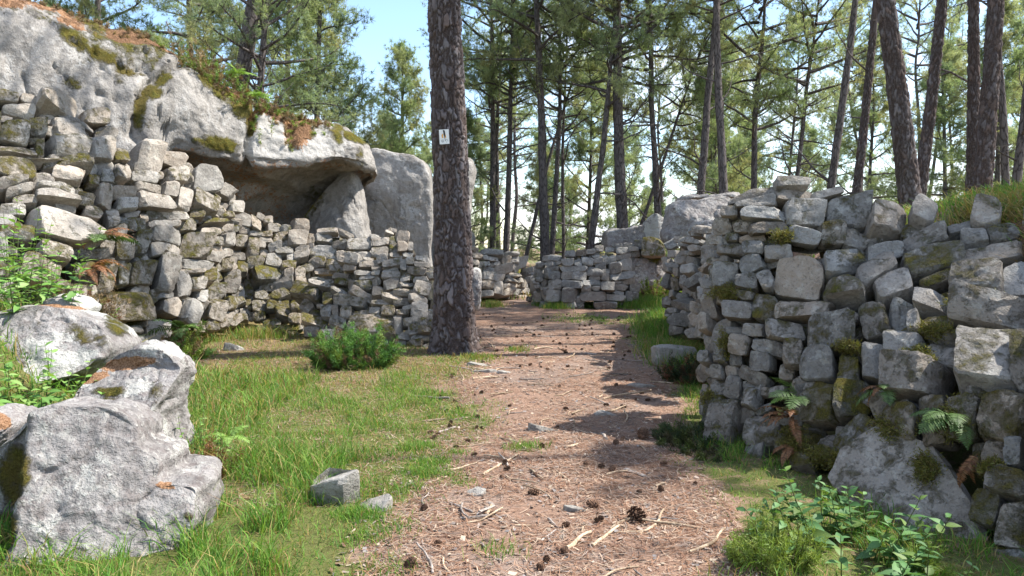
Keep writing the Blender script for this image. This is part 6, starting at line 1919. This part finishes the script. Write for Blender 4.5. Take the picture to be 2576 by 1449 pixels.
def fern(label, px_, py_, d, fronds, L, n, seed, out=(-0.3, -1, 0), arc=2.6, droop=0.0, net=None):
    rs_ = np.random.default_rng(seed)
    if net is not None:
        p, nn = net.hit(px_, py_); b = p + nn * 0.06; out = nn
    else:
        b = at(px_, py_, d)
    root = thing('fern', b, label, 'fern')
    az0 = math.atan2(out[1], out[0])
    for i in range(n):
        az = az0 + arc * ((i + 0.5) / n - 0.5) + rs_.normal(0, 0.15)
        s = L * rs_.uniform(0.7, 1.1)
        o = link('frond', fronds[int(rs_.integers(0, len(fronds)))]); o.parent = root
        o.matrix_basis = Matrix.Rotation(az, 4, 'Z') @ Matrix.Rotation(droop + rs_.normal(0, 0.25), 4, 'Y') @ Matrix.Rotation(rs_.normal(0, 0.3), 4, 'X') @ Matrix.Diagonal((s, s, s, 1))
fern('rust-brown withered fern hanging on the right-hand wall', 2010, 1060, 0, FERN_R, 0.30, 8, 1, arc=2.6, droop=0.1, net=NET_R)
fern('green fern fronds above the withered fern on the right-hand wall', 2020, 1010, 0, FERN_G + FERN_L[:1], 0.34, 5, 2, arc=2.4, net=NET_R)
fern('second rusty fern lower on the right-hand wall', 2010, 1130, 0, FERN_R, 0.22, 5, 3, arc=2.4, droop=0.35, net=NET_R)
fern('dark green fern at the wall foot left of the leaning slab', 1960, 1245, 0, FERN_G, 0.46, 9, 4, arc=3.4, net=NET_R)
fern('dark green fern at the wall foot below the withered ferns', 1880, 1200, 0, FERN_G, 0.36, 7, 5, arc=3.2, net=NET_R)
fern('small dark fern tucked under the big blocks, above the leaning slab', 2240, 990, 0, FERN_G + FERN_R[:1], 0.26, 7, 6, arc=2.6, droop=0.3, net=NET_R)
fern('dark fern hanging among mossy stones right of the leaning slab', 2420, 1060, 0, FERN_G + FERN_R[:1], 0.28, 8, 7, arc=2.6, droop=0.4, net=NET_R)
fern('curled brown fern frond hanging near the right edge', 2475, 1150, 0, FERN_R, 0.24, 2, 8, arc=0.8, droop=1.2, net=NET_R)
fern('brown and green fern on the rubble wall under its large flat rock', 235, 610, 0, FERN_R + FERN_G, 0.55, 8, 9, arc=2.8, net=NET_A)
fern('rusty fern low on the rubble wall beside the mossy rocks', 215, 680, 0, FERN_R, 0.48, 7, 10, arc=2.8, droop=0.2, net=NET_A)
fern('bright yellow-green fern in the grass right of the cream boulder', 575, 1100, 5.3, FERN_L, 0.20, 5, 11, out=(0.6, -1, 0), arc=4)
fern('light green fern near the foot of the rubble wall', 455, 830, 10.3, FERN_G + FERN_L, 0.5, 7, 12, out=(0.6, -1, 0), arc=4)
fern('bright fern on the cliff edge below the heather clump', 650, 245, 13.9, FERN_L, 0.36, 7, 13, out=(0.6, -1, 0), arc=3)
fern('bright fern tuft at the crest of the cliff edge', 600, 190, 13.9, FERN_L, 0.42, 6, 14, out=(0.3, -1, 0), arc=4)

# ------------------------------------------------------------------ moss cushions growing out of the joints of the right-hand wall
def moss_pad(px_, py_, w, h, seed, net, parent):
    rs_ = np.random.default_rng(seed)
    p, nn = net.hit(px_, py_)
    dist = np.linalg.norm(p - EYE)
    sx, sy = w * dist / PF / 2, h * dist / PF / 2
    P = []
    for _ in range(420):
        q = rs_.normal(0, 0.55, 2)
        f = fbm2(np.array([q[0] * 2.2 + seed * 7.1]), np.array([q[1] * 2.2]), 3, seed)[0]
        if np.hypot(*q) > 0.75 + 0.75 * f:
            continue
        hp, hn = net.hit(px_ + q[0] * w * 0.62, py_ + q[1] * h * 0.62)
        P.append(hp + hn * (rs_.uniform(0.02, 0.09)) - p)
    if len(P) < 10:
        return
    P = np.repeat(np.array(P), 3, 0) + rs_.normal(0, 0.012, (len(P) * 3, 3)); n = len(P)
    V, T = needle_tris(P, np.tile(nn + np.array([0, 0, -0.3]), (n, 1)), 4, 0.026, 0.0032, 0.9, rs_)
    col = np.array([(0.17, 0.16, 0.035), (0.12, 0.13, 0.03), (0.22, 0.19, 0.05), (0.13, 0.10, 0.045)])[rs_.integers(0, 4, n)]
    bag = Bag(); bag.add(V, None, T, np.repeat(col, 12, 0))
    o = link('moss_cushion', bag.mesh('moss_cushion', [M_LEAF], False), parent, Matrix.Translation(Vector(p)))
    o['kind'] = 'stuff'
for i, (x, y, w, h) in enumerate([(815, 505, 110, 80), (480, 865, 190, 80), (1860, 1160, 200, 45), (1770, 1330, 190, 110), (460, 1215, 60, 170), (2120, 965, 300, 50), (1280, 1250, 160, 60)]):
    moss_pad((2600 + x / 1.7046) * .638889, (650 + y / 1.7046) * .638889, w / 1.7046 * .64, h / 1.7046 * .64, 40 + i, NET_R, right_wall)
for i, (x, y, w, h) in enumerate([(1060, 580, 220, 170), (1250, 680, 150, 90), (1740, 500, 260, 160), (1370, 700, 60, 110), (530, 280, 80, 80), (2120, 450, 150, 220), (2400, 760, 150, 60), (1960, 760, 120, 160)]):
    moss_pad((2500 + x / 1.669) * .638889, (1400 + y / 1.669) * .638889, w / 1.669 * .64, h / 1.669 * .64, 60 + i, NET_R, right_wall)
